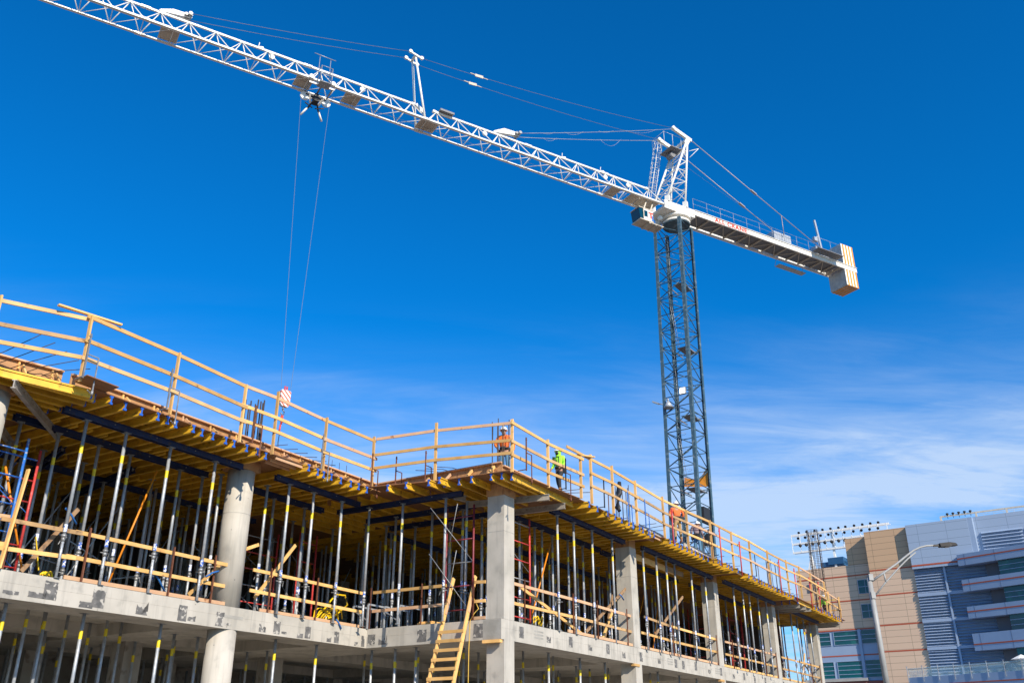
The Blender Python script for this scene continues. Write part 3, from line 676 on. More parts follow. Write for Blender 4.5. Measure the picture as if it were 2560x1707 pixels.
for i, (px, b) in enumerate([(952, 2.9), (1010, 2.2), (1062, 1.5)]):
    p = onplane(px, 1640, W(.9, 0, 0), BB) - BO
    lows.append((0 if i != 1 else 0, .45, p.dot(BB), '%s lower prop behind the ladder near the notch' % ordn(i).capitalize()))
for i, a in enumerate([1.25, 3.95, 6.15, 8.1, 10.8, 12.9, 15.2, 17.2, 20.6, 23.2]):
    lows.append((0, a, .75, '%s sunlit prop just behind the edge of the lower right floor' % ordn(i).capitalize()))
for j, b in enumerate([7.9, 9.2, 11.2, 13.0]):
    for i in range(9): lows.append((1, jit(-12 + i * 1.35, .3), jit(b, .3), '%s shaded prop in the %s inner row of the lower left floor' % (ordn(i).capitalize(), ORD[j])))
for j, b in enumerate([2.6, 4.6, 6.8]):
    for i in range(9): lows.append((1, jit(2.2 + i * 1.7, .3), jit(b, .3), '%s shaded prop in the %s inner row of the lower right floor' % (ordn(i).capitalize(), ORD[j])))
for (k, a, b, lab) in lows:
    inband = b < 6.1 if a < -1.45 else (b < 1.2)
    if -1.45 < a < 1.3 or inband: k = 0
    else:
        k = 1
        for c in (9.44, 18.6, 27.7, -5.6, -13): 
            if abs(a - c) < .9: k = 0
        if a > 1.3 and (abs(b - 9.4) < .7) or a < 0 and abs(b - 9.9) < .7: k = 0
    prop(protoL[k], a, b, .955, lab, LO)
protoF = prop_proto(PH, full=False)
sg = MB(); rr = random.Random(5)
for i in range(26):
    for b in (14.5, 16.5, 19):
        a = -13 + i * 1.2 + rr.uniform(-.2, .2)
        if 3.5 < a < 14.5 and b > 17: continue
        b2 = b + rr.uniform(-.3, .3)
        if b > 17: continue
        if NP[0] < 300: prop(protoF, a, b2, Z1, '%s prop in the %s back row, nearly lost in the dark' % (ordn(i).capitalize(), {14.5: 'nearer', 16.5: 'farther'}[b]), 'dark props in the back rows')
        else: sg.tube(W(a, b2, Z1), W(a, b2, 8.75), .045, 6)
        sg.tube(W(a, b - .2, .96), W(a, b - .2, 4.54), .045, 6)
for i in range(150):
    a = rr.uniform(-12.5, 30); b = rr.uniform(7.2, 15.5)
    if a < -1 and b < 8: continue
    sg.tube(W(a, b, Z1), W(a, b, 8.77), .04, 6)
    if i % 5 == 0: sg.tube(W(a, b + .1, Z1 + .3), W(a + 1.6, b + .1, 8.2), .02, 5); sg.tube(W(a - .5, b, Z1 + rr.uniform(.6, 2.6)), W(a + 1.5, b, Z1 + rr.uniform(.6, 2.6)), .02, 5)
tag(build(sg, 'shoring_props', M['galv']), 'crowd of far props lost in the dark behind the others', 'props', kind='stuff')
# ================================================================== FRAMES AND BRACES BETWEEN THE PROPS
def frame(a, b, w, z0, z1, ms, label, az_=0, rungs=6, braces=True):
    r = empty('shoring_tower', W(a, b, z0), BROT + az_, label, 'shoring frame', 'painted shoring tower frames')
    h = z1 - z0
    for x, m in ((0, ms[0]), (w, ms[1])):
        g = MB(); g.tube((x, 0, 0), (x, 0, h), .032, 8); build(g, 'leg', M[m], r, False)
        g = MB(); g.tube((x, 0, h), (x, 0, h + .5), .02, 6); g.box(x - .07, x + .07, -.07, .07, h + .44, h + .5) if False else None
    for k in range(rungs):
        z = h * (k + .5) / rungs
        g = MB(); g.tube((.03, 0, z), (w - .03, 0, z), .02, 6); build(g, 'rung', M[ms[k % len(ms)]], r, False)
    if braces:
        g = MB(); g.tube((0, .02, .2), (w, .9, h * .55), .012, 5); g.tube((w, .02, .2), (0, .9, h * .55), .012, 5); g.tube((0, .02, h * .5), (w, .9, h * .95), .012, 5); g.tube((w, .02, h * .5), (0, .9, h * .95), .012, 5)
        build(g, 'cross_brace', M[ms[2] if len(ms) > 2 else 'galvdk'], r, False)
    return r
frame(-12.95, 5.65, 1.2, Z1, 8.2, ('bluesteel', 'bluesteel', 'bluesteel'), 'blue shoring frame at the far left edge of the upper floor', 0, 5)
frame(-12.45, 5.95, 1.22, Z1, 8.1, ('redsteel', 'redsteel', 'bluesteel'), 'red shoring frame with maroon top beside the blue one at far left', 0, 6)
frame(1.5, .62, 1.07, Z1, 8.6, ('redsteel', 'redsteel', 'galvdk'), 'red ladder-like shoring frame right of the corner column', 0, 6)
frame(-2.9, 8.0, 1.6, Z1, 8.2, ('redsteel', 'redsteel', 'galvdk'), 'shaded red shoring frame in the shadows left of the notch', 0, 6)
frame(-.9, 7.4, .8, Z1, 8.3, ('redsteel', 'redsteel', 'galvdk'), 'shaded red shoring frame directly behind the notch', 0, 5)
frame(.0, 1.1, 1.0, Z1, 8.6, ('maroon', 'maroon', 'galvdk'), 'maroon shoring frame left of the corner column in shade', R(90), 5)
for i, (a, b) in enumerate([(27.9, 2.6), (29.4, 2.4), (30.2, .5), (32.0, 3.2), (25.4, 3.0)]):
    frame(a, b, 1.1, Z1, 8.7, ('redsteel', 'maroon' if i % 2 else 'redsteel', 'galvdk'), '%s red shoring frame in the far right bays' % ordn(i), R(20 * i), 5)
def plank(A, B, w, t, m, label, name='timber_brace', cat='brace', group=None):
    A = Vector(A); B = Vector(B)
    g = MB(); d = B - A
    g.bar(A, B, t, w, up=(0, 0, 1))
    return solo(g, name, M[m], label, cat, group, rz=BROT)
TB = 'timber braces tied to the props'
plank(W(-11.47, 5.3, 5.2), W(-10.41, 5.3, 6.8), .09, .04, 'wood2', 'brown timber brace tied with blue strap to the first left prop', group=TB)
plank(W(-4.67, 5.25, 5.5), W(-3.28, 5.25, 7.21), .09, .04, 'wood', 'timber brace leaning right of the round column', group=TB)
plank(W(-5.9, 5.6, 6.4), W(-4.45, 5.55, 7.05), .09, .04, 'wood', 'short timber brace end peeping out right of the round column', group=TB)
plank(W(-6.9, 5.3, 5.3), W(-5.9, 5.3, 6.3), .09, .04, 'wood', 'timber brace end left of the round column foot', group=TB)
plank(W(1.57, .35, 6.24), W(5.61, .35, 5.25), .1, .04, 'wood', 'timber brace falling to the right in the first right bay', group=TB)
plank(W(5.61, .2, 5.33), W(9.0, .2, 7.2), .1, .04, 'wood2', 'long grey timber brace rising to the second square column', group=TB)
plank(W(7.38, .45, 5.3), W(8.27, .45, 6.27), .09, .04, 'wood', 'short timber brace crossing the long grey one', group=TB)
plank(W(8.0, .7, 5.2), W(8.9, .7, 7.0), .09, .04, 'wood2', 'steep grey timber brace left of the second square column', group=TB)
plank(W(11.58, .25, 5.75), W(14.99, .25, 7.69), .1, .04, 'wood2', 'grey timber brace rising in the second right bay', group=TB)
plank(W(32.6, .2, 5.2), W(33.9, .2, 6.9), .1, .04, 'wood', 'timber brace rising in the last right bay', group=TB)
plank(W(34.0, .3, 6.3), W(36.2, .3, 5.3), .1, .04, 'wood2', 'timber brace falling in the last right bay', group=TB)
OT = 'orange diagonal tubes between the props'
def otube(A, B, label, m='orangetube'):
    g = MB(); g.tube(W(*A), W(*B), .026, 8); solo(g, 'diagonal_tube', M[m], label, 'diagonal tube', OT, rz=BROT)
otube((-8.87, 5.9, 5.3), (-7.99, 5.9, 8.4), 'long orange diagonal tube in the left wing')
otube((-12.6, 6.6, 6.0), (-11.2, 6.6, 8.3), 'orange diagonal tube behind the red frame at far left')
otube((-11.9, 6.1, 7.6), (-10.9, 6.1, 5.2), 'orange diagonal tube crossing low at far left')
otube((3.1, .9, 5.5), (4.5, .9, 8.2), 'long orange diagonal tube in the first right bay')
otube((1.3, 1.3, 7.0), (2.4, 1.3, 8.3), 'orange diagonal tube behind the red frame by the corner column')
otube((-4.5, 6.9, 6.9), (-3.6, 6.9, 8.3), 'thin orange tube right of the round column')
otube((13.6, 2.2, 5.3), (15.6, 2.2, 8.3), 'orange tube in the second right bay')
otube((16.3, 2.4, 5.3), (17.6, 2.4, 8.3), 'orange tube left of the third square column')
otube((19.0, .8, 7.2), (19.7, .8, 8.0), 'short orange tube right of the third square column')
# hoses, straps, clutter
def coil(c, r, n, m, label, name, rr_, squash=.5, tilt=.8, rad=.022):
    g = MB(); q = random.Random(int(c.x * 50)); pts = []
    for k in range(n * 14):
        t = 2 * math.pi * k / 14; R_ = r * (1 + .25 * math.sin(k * .37) + q.uniform(-.05, .05))
        pts.append(c + BA * (math.cos(t) * R_) + Vector((0, 0, abs(math.sin(t)) * R_ * squash * 1.4 + .03)) + BB * (math.sin(t) * R_ * .4 + .1 * math.sin(k * .21)))
    g.path(pts, rad, 6); solo(g, name, M[m], label, 'hose')
coil(W(-1.35, 5.5, Z1), .42, 4, 'hoseyel', 'heap of yellow air hose on the slab edge left of the notch', 'hose_coil', 1, squash=.7, rad=.02)
g = MB(); g.path([W(-2.9, 5.15, Z1 + .06), W(-2.2, 5.2, Z1 + .1), W(-1.7, 5.3, Z1 + .5), W(-1.2, 5.4, Z1 + .95), W(-.75, 5.4, Z1 + .98), W(-.6, 5.4, Z1 + .7), W(-1.1, 5.4, Z1 + .35), W(-1.9, 5.3, Z1 + .06)], .028, 6)
solo(g, 'air_hose', M['hoseyel'], 'loop of yellow hose arching over the heap by the notch', 'hose')
coil(W(2.9, .5, Z1 + .1), .12, 3, 'hoseyel', 'small yellow coil hanging low at the red frame right of the corner', 'hose_coil', 1, squash=1.4, rad=.02)
coil(W(-10.6, 5.7, Z1), .10, 3, 'hoseyel', 'orange yellow strap knotted at the foot of the leftmost props', 'strap_bundle', 1, squash=1.2, rad=.025)
g = MB(); g.bar(W(-10.8, 5.75, Z1 + .25), W(-11.0, 5.8, 6.1), .05, .02); solo(g, 'ratchet_strap', M['hoseyel'], 'orange yellow strap rising from the knot at far left', 'strap')
for i, (p, q, lab) in enumerate([(W(-8.2, 5.2, 5.75), W(-7.7, 5.2, 5.25), 'blue strap hanging behind the lower rail left of the round column'), (W(-10.75, 5.28, 6.75), W(-10.4, 5.28, 6.45), 'blue strap tied round the first left prop and brace'), (W(-1.65, 4.9, 5.25), W(-1.4, 4.89, 5.0), 'dark blue strap end hanging over the slab near the notch'), (W(-6.75, 4.9, 5.75), W(-6.35, 4.9, 5.95), 'blue strap on the brace left of the round column foot'), (W(8.0, .0, 6.85), W(8.35, .0, 6.7), 'blue strap tying the long grey brace')]):
    g = MB(); g.path([p, (p + q) / 2 + Vector((0, 0, .03)), q], .026, 5); solo(g, 'tie_strap', M['bluestrap'], lab, 'strap', 'blue tie straps')
q = random.Random(11)
for i in range(7):
    a = [-3.9, -3.2, .9, 1.7, 12.4, 13.2, 24.5][i]; b = [6.8, 7.2, 3.2, 3.6, 1.1, 1.3, 1.2][i]
    g = MB()
    for k in range(5): g.box(a + q.uniform(-.1, .1), a + .9 + q.uniform(-.2, .2), b, b + .5, Z1 + k * .05 + .001, Z1 + k * .05 + .045, W)
    solo(g, 'timber_stack', M['wood'], 'low stack of timber offcuts on the slab ' + ['behind the leaning brace', 'deeper behind the leaning brace', 'seen between the ladder stiles', 'right of the ladder top', 'in the second right bay', 'beside another stack in the second right bay', 'in the third right bay'][i], 'timber stack', 'timber stacks on the slab', rz=BROT)
for i, (a, b) in enumerate([(-.2, 4.9), (.5, 4.2)]):
    g = MB(); z = Z1
    for (x, y) in ((0, 0), (1.2, 0), (0, .6), (1.2, .6)): g.bar(W(a + x, b + y, z + .001), W(a + x, b + y, z + .72), .05, .05)
    g.bar(W(a, b, z + .74), W(a + 1.2, b, z + .74), .05, .05); g.bar(W(a, b + .6, z + .74), W(a + 1.2, b + .6, z + .74), .05, .05); g.bar(W(a, b - .0, z + .25), W(a, b + .6, z + .6), .03, .03)
    solo(g, 'steel_stillage', M['galv'], 'pale steel rack on the slab ' + ['just right of the notch corner', 'a step deeper behind the notch'][i], 'steel rack', 'steel racks behind the notch', rz=BROT)
# ================================================================== GUARDRAILS ON THE DECK
def guardrail(name, posts, rails, label, zt=None, split=2, inner_top=True, clampm=None, extra=None, skip=()):
    """posts: (a,b,height); rails: [(z_start,z_end)] centre heights over the deck, boards 38 x 89 mm"""
    a0, b0, _ = posts[0]
    r = empty(name, W(a0, b0, ZD), BROT, label, 'guardrail', 'timber guardrails round the deck')
    tot = [0]
    for (p, q_) in zip(posts, posts[1:]): tot.append(tot[-1] + math.hypot(q_[0] - p[0], q_[1] - p[1]))
    for ip, (a, b, h) in enumerate(posts):
        if ip in skip: continue
        g = MB(); lean = rnd.uniform(-.02, .02)
        P = W(a, b, ZD - .06); Q = W(a + lean, b + rnd.uniform(-.01, .02), ZD + h); g.bar(P, Q, .04, .09, up=BB)
        build(g, 'post', M['wood'], r)
    for k, (za, zb) in enumerate(rails):
        i = 0; jog = 0
        while i < len(posts) - 1:
            j = min(i + split, len(posts) - 1)
            for s_ in range(i, j):
                pass
            g = MB()
            pts = []
            for s_ in range(i, j + 1):
                a, b, h = posts[s_]
                t = tot[s_] / tot[-1]
                pts.append((a, b, ZD + za + (zb - za) * t + (h - 1.6) * .25 + rnd.uniform(-.012, .012)))
            side = (.045 if (k == 0 and inner_top) else -.048) + (.0 if jog % 2 == 0 else (.004))
            d = Vector((pts[-1][0] - pts[0][0], pts[-1][1] - pts[0][1], 0)).normalized(); n = Vector((-d.y, d.x))
            if extra == 'N': n = -n if n.x < 0 else n
            e0 = .12 if i else .10; e1 = .12
            for u in range(len(pts) - 1):
                A_, B_ = pts[u], pts[u + 1]
                sx, sy = n.x * side, n.y * side
                ea = e0 if u == 0 else 0; eb = e1 if u == len(pts) - 2 else 0
                dd = Vector((B_[0] - A_[0], B_[1] - A_[1], B_[2] - A_[2])).normalized()
                P = W(A_[0] + sx - dd.x * ea, A_[1] + sy - dd.y * ea, A_[2] - dd.z * ea + (.01 if jog % 2 else 0)); Q = W(B_[0] + sx + dd.x * eb, B_[1] + sy + dd.y * eb, B_[2] + dd.z * eb + (.01 if jog % 2 else 0))
                g.bar(P, Q, .038, .09)
            build(g, 'rail', M[rnd.choice(['wood', 'wood', 'wood', 'wood', 'woodpink', 'woodold'])], r)
            i = j; jog += 1
    return r
g1 = guardrail('timber_guardrail', [(-12.05, 3.66, 1.56), (-9.53, 3.73, 1.59), (-7.11, 3.9, 1.58), (-5.86, 3.94, 1.79), (-3.72, 4.02, 1.67), (-1.44, 4.03, 1.71)], [(1.53, 1.57), (.93, .96), (.50, .56)], 'long timber guardrail on the deck above the round column, falling to the notch')
g2 = guardrail('timber_guardrail', [(-1.40, 3.9, 1.68), (-1.15, 1.79, 1.87), (-.96, -.78, 1.5)], [(1.62, 1.50), (1.06, .93), (.64, .52)], 'timber guardrail on the notch side of the deck, with a tall bent middle post', split=2, extra='N', skip=(0, 2))
g3 = guardrail('timber_guardrail', [(-.94, -.84, 1.58), (1.15, -.9, 1.5), (2.85, -1.17, 1.36)], [(1.45, 1.32), (.87, .80), (.46, .40)], 'pinkish timber guardrail from the corner post to the step in the rails', inner_top=False)
g4 = guardrail('timber_guardrail', [(3.64, -1.16, 1.62), (5.24, -1.19, 1.63), (7.36, -1.13, 1.61), (10.29, -1.0, 1.68), (12.37, -1.16, 1.56), (14.8, -1.3, 1.59), (17.32, -1.37, 1.57), (19.52, -1.5, 1.52), (22.63, -1.42, 1.63), (25.96, -1.43, 1.70), (27.75, -1.6, 1.62), (30.07, -1.6, 1.61), (33.6, -1.5, 1.66)], [(1.50, 1.62), (.96, 1.15), (.52, .62)], 'long timber guardrail along the right side of the deck below the crane mast')
g5 = guardrail('timber_guardrail', [(32.2, -1.42, 1.2), (35.0, -1.35, 1.3), (38.34, -1.2, 1.42)], [(1.28, 1.28), (.68, .66)], 'last short timber guardrail at the far right end of the deck')
g6 = guardrail('timber_guardrail', [(38.4, -1.15, 1.4), (38.45, 2.2, 1.4), (38.45, 6.0, 1.4)], [(1.3, 1.3), (.7, .7)], 'timber guardrail crossing the far end of the deck')
g7 = guardrail('timber_guardrail', [(-15.6, 5.5, 1.6), (-13.69, 4.56, 1.6), (-12.10, 3.74, 1.6)], [(1.50, 1.49), (.93, .92), (.50, .50)], 'timber guardrail leaving the picture at the upper left', skip=(2,))
def boards(P, Q, w, t, m, label, name='loose_board', cat='board', group=None):
    return plank(P, Q, w, t, m, label, name, cat, group)
boards(W(-12.75, 3.95, ZD + 1.62), W(-11.3, 3.66, ZD + 1.63), .04, .09, 'wood', 'loose board lying across the top of the left corner post')
boards(W(2.95, -1.02, ZD + 1.46), W(3.75, -2.35 + 1.1, ZD + 1.55), .04, .09, 'wood', 'short board nailed across the step between the right guardrails')
boards(W(2.05, -1.1, ZD + 1.49), W(3.75, -1.105, ZD + 1.50), .09, .038, 'wood', 'upper board end rising past the step in the right guardrail')
# steel clamps that hold the guardrails
def clamp(a, b, h, m, label, hook=True):
    r = empty('guardrail_clamp', W(a, b, ZD - .25), BROT, label, 'clamp', 'steel clamps on the deck edge')
    g = MB(); g.bar(W(a, b, ZD - .02), W(a, b, ZD + h), .032, .032, up=BB); g.bar(W(a, b, ZD + .02), W(a + .02, b + .3, ZD + .02), .03, .02); g.bar(W(a - .05, b - .01, ZD + h * .93), W(a + .03, b - .01, ZD + h * .93), .02, .02)
    build(g, 'upright', M[m], r)
    if hook:
        g = MB(); x_ = a + .28; z2 = ZD + h * .52
        g.bar(W(a, b - .02, z2), W(x_, b - .02, z2), .022, .022); g.bar(W(x_, b - .02, z2), W(x_, b - .02, ZD - .28), .024, .024, up=BB)
        g.tube(W(x_, b - .02, ZD - .34), W(x_, b - .02, ZD - .24), .03, 6); g.bar(W(x_ - .12, b - .02, ZD - .26), W(x_ + .03, b + .1, ZD - .26), .02, .02)
        build(g, 'screw_hook', M['rust' if m == 'black' else m], r)
    return r
for i, (a, b, m, lab) in enumerate([(-12.1, 3.5, 'galvdk', 'grey steel clamp at the left corner post'), (-9.75, 3.58, 'galvdk', 'grey steel clamp at the second left post'), (-6.78, 3.76, 'rust', 'rusty steel clamp beside the rebar bundle over the round column'), (-3.98, 3.84, 'galvdk', 'steel clamp left of the notch'), (-1.72, 3.82, 'rust', 'steel clamp at the notch post')]):
    clamp(a, b, 1.05, m, lab)
for i, (b, lab) in enumerate([(3.25, 'steel clamp right after the notch'), (2.1, 'steel clamp left of the tall bent post')]): clamp(-1.24, b, .98, 'rust', lab)
for (a, lab) in [(-.72, 'dark clamp beside the corner post'), (1.75, 'dark clamp left of the man in lime'), (4.52, 'dark clamp left of the black wrapped bars'), (13.3 + .6, 'dark clamp beside the man in the striped shirt'), (20.2, 'dark clamp past the third red post'), (35.0, 'dark clamp near the far right corner'), (36.6, 'last dark clamp at the far right corner')]:
    clamp(a, -1.2 if a < 9 else -1.5, 1.0, 'black' if a > 1 else 'rust', lab)
for (a, lab) in [(6.42, 'teal blue clamp in front of the black wrapped bars'), (7.95, 'second teal blue clamp right of the rebar')]:
    clamp(a, -1.22, 1.02, 'bluesteel', lab)
for i, (a, h) in enumerate([(9.7, 1.0), (15.15, 1.3), (17.8, 1.2), (24.0, 1.4), (26.85, 1.4), (29.85, 1.35), (31.8, 1.4)]):
    g = MB(); g.tube(W(a, -1.56, ZD - .35), W(a + rnd.uniform(-.05, .1), -1.56, ZD + h), .03, 8); g.bar(W(a - .08, -1.57, ZD + h * .9), W(a + .1, -1.5, ZD + h * .9), .02, .02)
    solo(g, 'red_guard_post', M['redsteel'], '%s red steel post along the right guardrail' % ordn(i), 'steel post', 'red steel posts on the right guardrail', rz=BROT)
# ================================================================== EDGE FORMS ON THE DECK
def edgeform(A, B, label, h=.6, out=-1, kn=6):
    A2 = Vector((A[0], A[1])); B2 = Vector((B[0], B[1])); d = (B2 - A2).normalized(); n = Vector((d.y, -d.x)) * out * -1
    r = empty('edge_form', W(A[0], A[1], ZD), BROT, label, 'edge form', 'plywood edge forms of the new slab')
    P = lambda t, o, z: W(A2.x + d.x * t + n.x * o, A2.y + d.y * t + n.y * o, ZD + z)
    L = (B2 - A2).length
    g = MB(); g.hexa([P(0, 0, .002), P(L, 0, .002), P(L, -.02, .002), P(0, -.02, .002), P(0, 0, h), P(L, 0, h), P(L, -.02, h), P(0, -.02, h)]); build(g, 'form_face', M['ply'], r)
    g = MB(); g.bar(P(0, .045, h - .04), P(L, .045, h - .04), .09, .04); g.bar(P(0, .045, .03), P(L, .045, .03), .09, .04); build(g, 'timber_wale', M['woodpink'], r)
    k = 0; t = .5
    while t < L - .2:
        g = MB(); g.bar(P(t, .03, .05), P(t, .03, h - .06), .04, .05, up=BB); g.bar(P(t + .08, .05, h * .75), P(t + .08, .5, .04), .04, .08); build(g, 'kicker', M['wood' if k % 3 else 'woodpink'], r)
        k += 1; t += L / kn
    return r
edgeform((-11.5, 4.93), (-5.0, 4.93), 'plywood edge form on the deck left of the rebar bundle', kn=7)
edgeform((-4.98, 4.93), (-.17, 4.93), 'plywood edge form with kickers falling to the notch', kn=7)
edgeform((-.15, 4.91), (-.15, .0), 'plywood edge form above the notch side of the deck', kn=6)
edgeform((-.13, 0), (9.0, 0), 'plywood edge form behind the rail from the corner to the second column', h=.5, kn=9)
edgeform((9.02, 0), (18.2, 0), 'plywood edge form at the feet of the two men near the mast', h=.45, kn=8)
edgeform((18.22, 0), (37.0, 0), 'low edge form towards the far right end', h=.4, kn=14)
edgeform((-16, 6.0), (-11.7, 4.95), 'plywood edge form in the far left corner under bent rebar', kn=6)
g = MB(); g.box(12.6, 17.0, -.9, -.86, ZD + .002, ZD + .3, W); solo(g, 'edge_board', M['conc'], 'pale concrete-splashed board below the feet of the men near the mast', 'board', rz=BROT)
g = MB(); g.box(9.4, 11.9, -.3, -.05, ZD + .3, ZD + .52, W); solo(g, 'edge_board', M['conc'], 'pale concrete-splashed board left of the first red post', 'board', rz=BROT)
# rebar
def rebar_cluster(name, a, b, n, z0, z1, label, rx=.22, ry=.22, ties=0, rad=.016, wrap=False, circ=True):
    r = empty(name, W(a, b, z0), BROT, label, 'rebar', 'rebar bundles standing over the columns')
    q = random.Random(int(a * 31) + n)
    for i in range(n):
        t = 2 * math.pi * (i + .3) / n
        if circ: x, y = math.cos(t) * rx, math.sin(t) * ry
        else:
            s_ = (i + .5) / n * 4; e, f = int(s_), s_ - int(s_)
            x, y = [(f, 0), (1, f), (1 - f, 1), (0, 1 - f)][e]; x = (x - .5) * 2 * rx; y = (y - .5) * 2 * ry
        g = MB(); g.tube(W(a + x, b + y, z0), W(a + x + q.uniform(-.02, .02), b + y + q.uniform(-.02, .02), z1 - q.random() * .25 * (z1 - z0 > 1)), rad, 6); build(g, 'bar', M['rebar'], r)
    for k in range(ties):
        z = z0 + (z1 - z0) * (k + .5) / ties
        g = MB(); pts = [W(a + x, b + y, z + q.uniform(-.02, .02)) for x, y in ((-rx, -ry), (rx, -ry), (rx, ry), (-rx, ry), (-rx, -ry))] if not circ else [W(a + math.cos(u) * rx, b + math.sin(u) * ry, z) for u in [2 * math.pi * v / 12 for v in range(13)]]
        g.path(pts, .009, 4); build(g, 'tie', M['rebar'], r)
    if wrap:
        g = MB(); g.path([W(a - .55, b - .1, z0 + .95), W(a - .5, b, z0 + 1.1), W(a - .4, b, z0 + 1.5), W(a - .3, b, z0 + 1.7), W(a - .22, b, z1 + .05)], [.07, .12, .10, .13, .07], 7); build(g, 'wrapping', M['black'], r)
    return r
rebar_cluster('rebar_bundle', -5.5, 5.31, 10, ZD, 11.2, 'bundle of dark rebars over the round column', rx=.34, rad=.021)
rebar_cluster('rebar_bundle', .3, .33, 8, ZD, 11.38, 'dark rebars rising in front of the man in orange at the corner', rx=.3, ry=.22, circ=False)
rebar_cluster('rebar_bundle', 9.35, .3, 8, ZD, 11.3, 'rebars over the second square column with black wrapping', rx=.26, ry=.22, circ=False, wrap=True)
rebar_cluster('rebar_bundle', 29.4, .3, 7, ZD, 11.6, 'rebars over the fourth square column behind a red post', rx=.5, ry=.25, circ=False)
rebar_cluster('rebar_bundle', 18.6, .4, 6, ZD, 10.9, 'rebars over the third square column', rx=.25, ry=.25, circ=False)
rebar_cluster('rebar_cage', 37.0, -.45, 12, ZD, 14.75, 'tall slim rebar cage standing at the far right end against the tan building', rx=.32, ry=.32, ties=26, circ=False, rad=.014)
q = random.Random(21)
def bent(pts, label, rad=.014):
    g = MB(); g.path(pts, rad, 5); solo(g, 'bent_rebar', M['rebar'], label, 'rebar', 'loose rebar ends over the edge forms')
for i in range(5):
    a = -13.3 + .32 * i
    bent([W(a - .3, 5.2, ZD + .2), W(a + .1, 4.9, ZD + .5), W(a + .5, 4.2, ZD + .95 - .1 * i)], '%s bent rebar end at the far left corner' % ordn(i).capitalize(), .010)
for i in range(6):
    a = -4.9 + .42 * i
    bent([W(a, 6.2, ZD + .66), W(a + .1, 5.1, ZD + .66), W(a + .2, 4.55, ZD + .64 - .02 * i)], '%s rebar end poking over the form left of the notch' % ordn(i).capitalize(), .011)
for i in range(3):
    bent([W(.8, 1.6 + .35 * i, ZD + .64), W(-.3, 1.75 + .35 * i, ZD + .62), W(-1.0, 1.9 + .38 * i, ZD + .50)], '%s rebar end poking over the form left of the corner' % ordn(i).capitalize(), .011)
for i in range(4): bent([W(-2.3 + .35 * i, 5.3, ZD + .3), W(-2.3 + .35 * i, 5.3, ZD + 1.0)], '%s short upright dowel behind the form near the notch' % ordn(i).capitalize(), .009)
for i in range(14):
    a = [3.6, 4.0, 10.0, 10.4, 10.9, 16.8, 17.2, 17.6, 19.0, 19.8, 28.0, 28.6, 29.3, 30.0][i]
    bent([W(a, .9, ZD + .5), W(a + .05, .0, ZD + .52 + .03 * (i % 3)), W(a + .1 + .3 * (i % 2), -.75, ZD + .5 + .05 * (i % 4))], '%s rebar end sticking out over the right edge form' % ordn(i).capitalize(), .012)
# ================================================================== GUARDRAILS ON THE FINISHED SLAB
def lowrail(posts, runs, label, off=-1, fn=W):
    """posts: list of (a,b,ztop) steel angles ; runs: (A(a,b,z),B(a,b,z))"""
    p = posts[0]
    r = empty('slab_guardrail', W(p[0], p[1], Z1), BROT, label, 'guardrail', 'timber guardrails along the finished slab')
    for (a, b, zt) in posts:
        g = MB(); g.box(a - .03, a + .03, b - .004, b + .004, Z1 - .0, zt, W); g.box(a - .03, a - .022, b - .04, b + .0, Z1, zt, W); build(g, 'steel_post', M['rust'], r)
    for (A_, B_) in runs:
        g = MB(); g.bar(W(*A_), W(*B_), .038, .09); build(g, 'rail', M[rnd.choice(['wood', 'wood', 'wood', 'woodpink', 'woodold'])], r)
    return r
b = 5.06
lowrail([(-12.08, 4.99, 6.35), (-10.2, 4.99, 6.36), (-7.78, 4.99, 6.34), (-6.42, 4.99, 6.36)],
        [((-12.3, b, 6.17), (-10.35, b, 6.21)), ((-10.5, b - .0 + .04, 6.23), (-5.87, b + .04, 6.2)), ((-12.3, b, 5.56), (-10.4, b, 5.64)), ((-10.62, b + .04, 5.66), (-5.85, b + .04, 5.64)), ((-10.6, b, 5.19), (-5.84, b, 5.19)), ((-14.5, b, 6.12), (-12.1, b + .04, 6.24)), ((-14.5, b, 5.5), (-12.1, b + .04, 5.66))],
        'timber guardrail on brown steel posts along the left slab up to the round column')
g = MB(); g.bar(W(-12.2, 4.9, Z1 - .0), W(-12.03, 4.92, 7.3), .04, .1, up=BB); solo(g, 'timber_upright', M['wood'], 'tall timber upright beside the leftmost steel post of the lower guardrail', 'timber post', rz=BROT)
lowrail([(-4.37, 4.99, 6.34), (-2.46, 4.99, 6.35), (-.30, 4.99, 6.38)],
        [((-5.0, b, 6.21), (-.33, b, 6.19)), ((-5.05, b, 5.65), (-.33, b, 5.62)), ((-4.62, b, 5.18), (-.4, b, 5.18))],
        'timber guardrail on brown steel posts between round column and notch')
r = lowrail([(-.1, 4.9, 6.38), (-.1, 2.9, 6.34)], [((-.04, 4.86, 6.23), (-.04, 2.03, 6.22)), ((-.04, 4.86, 5.66), (-.04, 2.03, 5.66))], 'timber guardrail from the notch to the ladder')
r = lowrail([(-.1, 1.0, 6.34)], [((-.04, 1.02, 6.23), (-.04, .62, 6.21)), ((-.04, 1.02, 5.67), (-.04, .62, 5.67)), ((-.04, 1.0, 5.19), (-.04, .62, 5.19))], 'short timber guardrail between ladder and corner column')
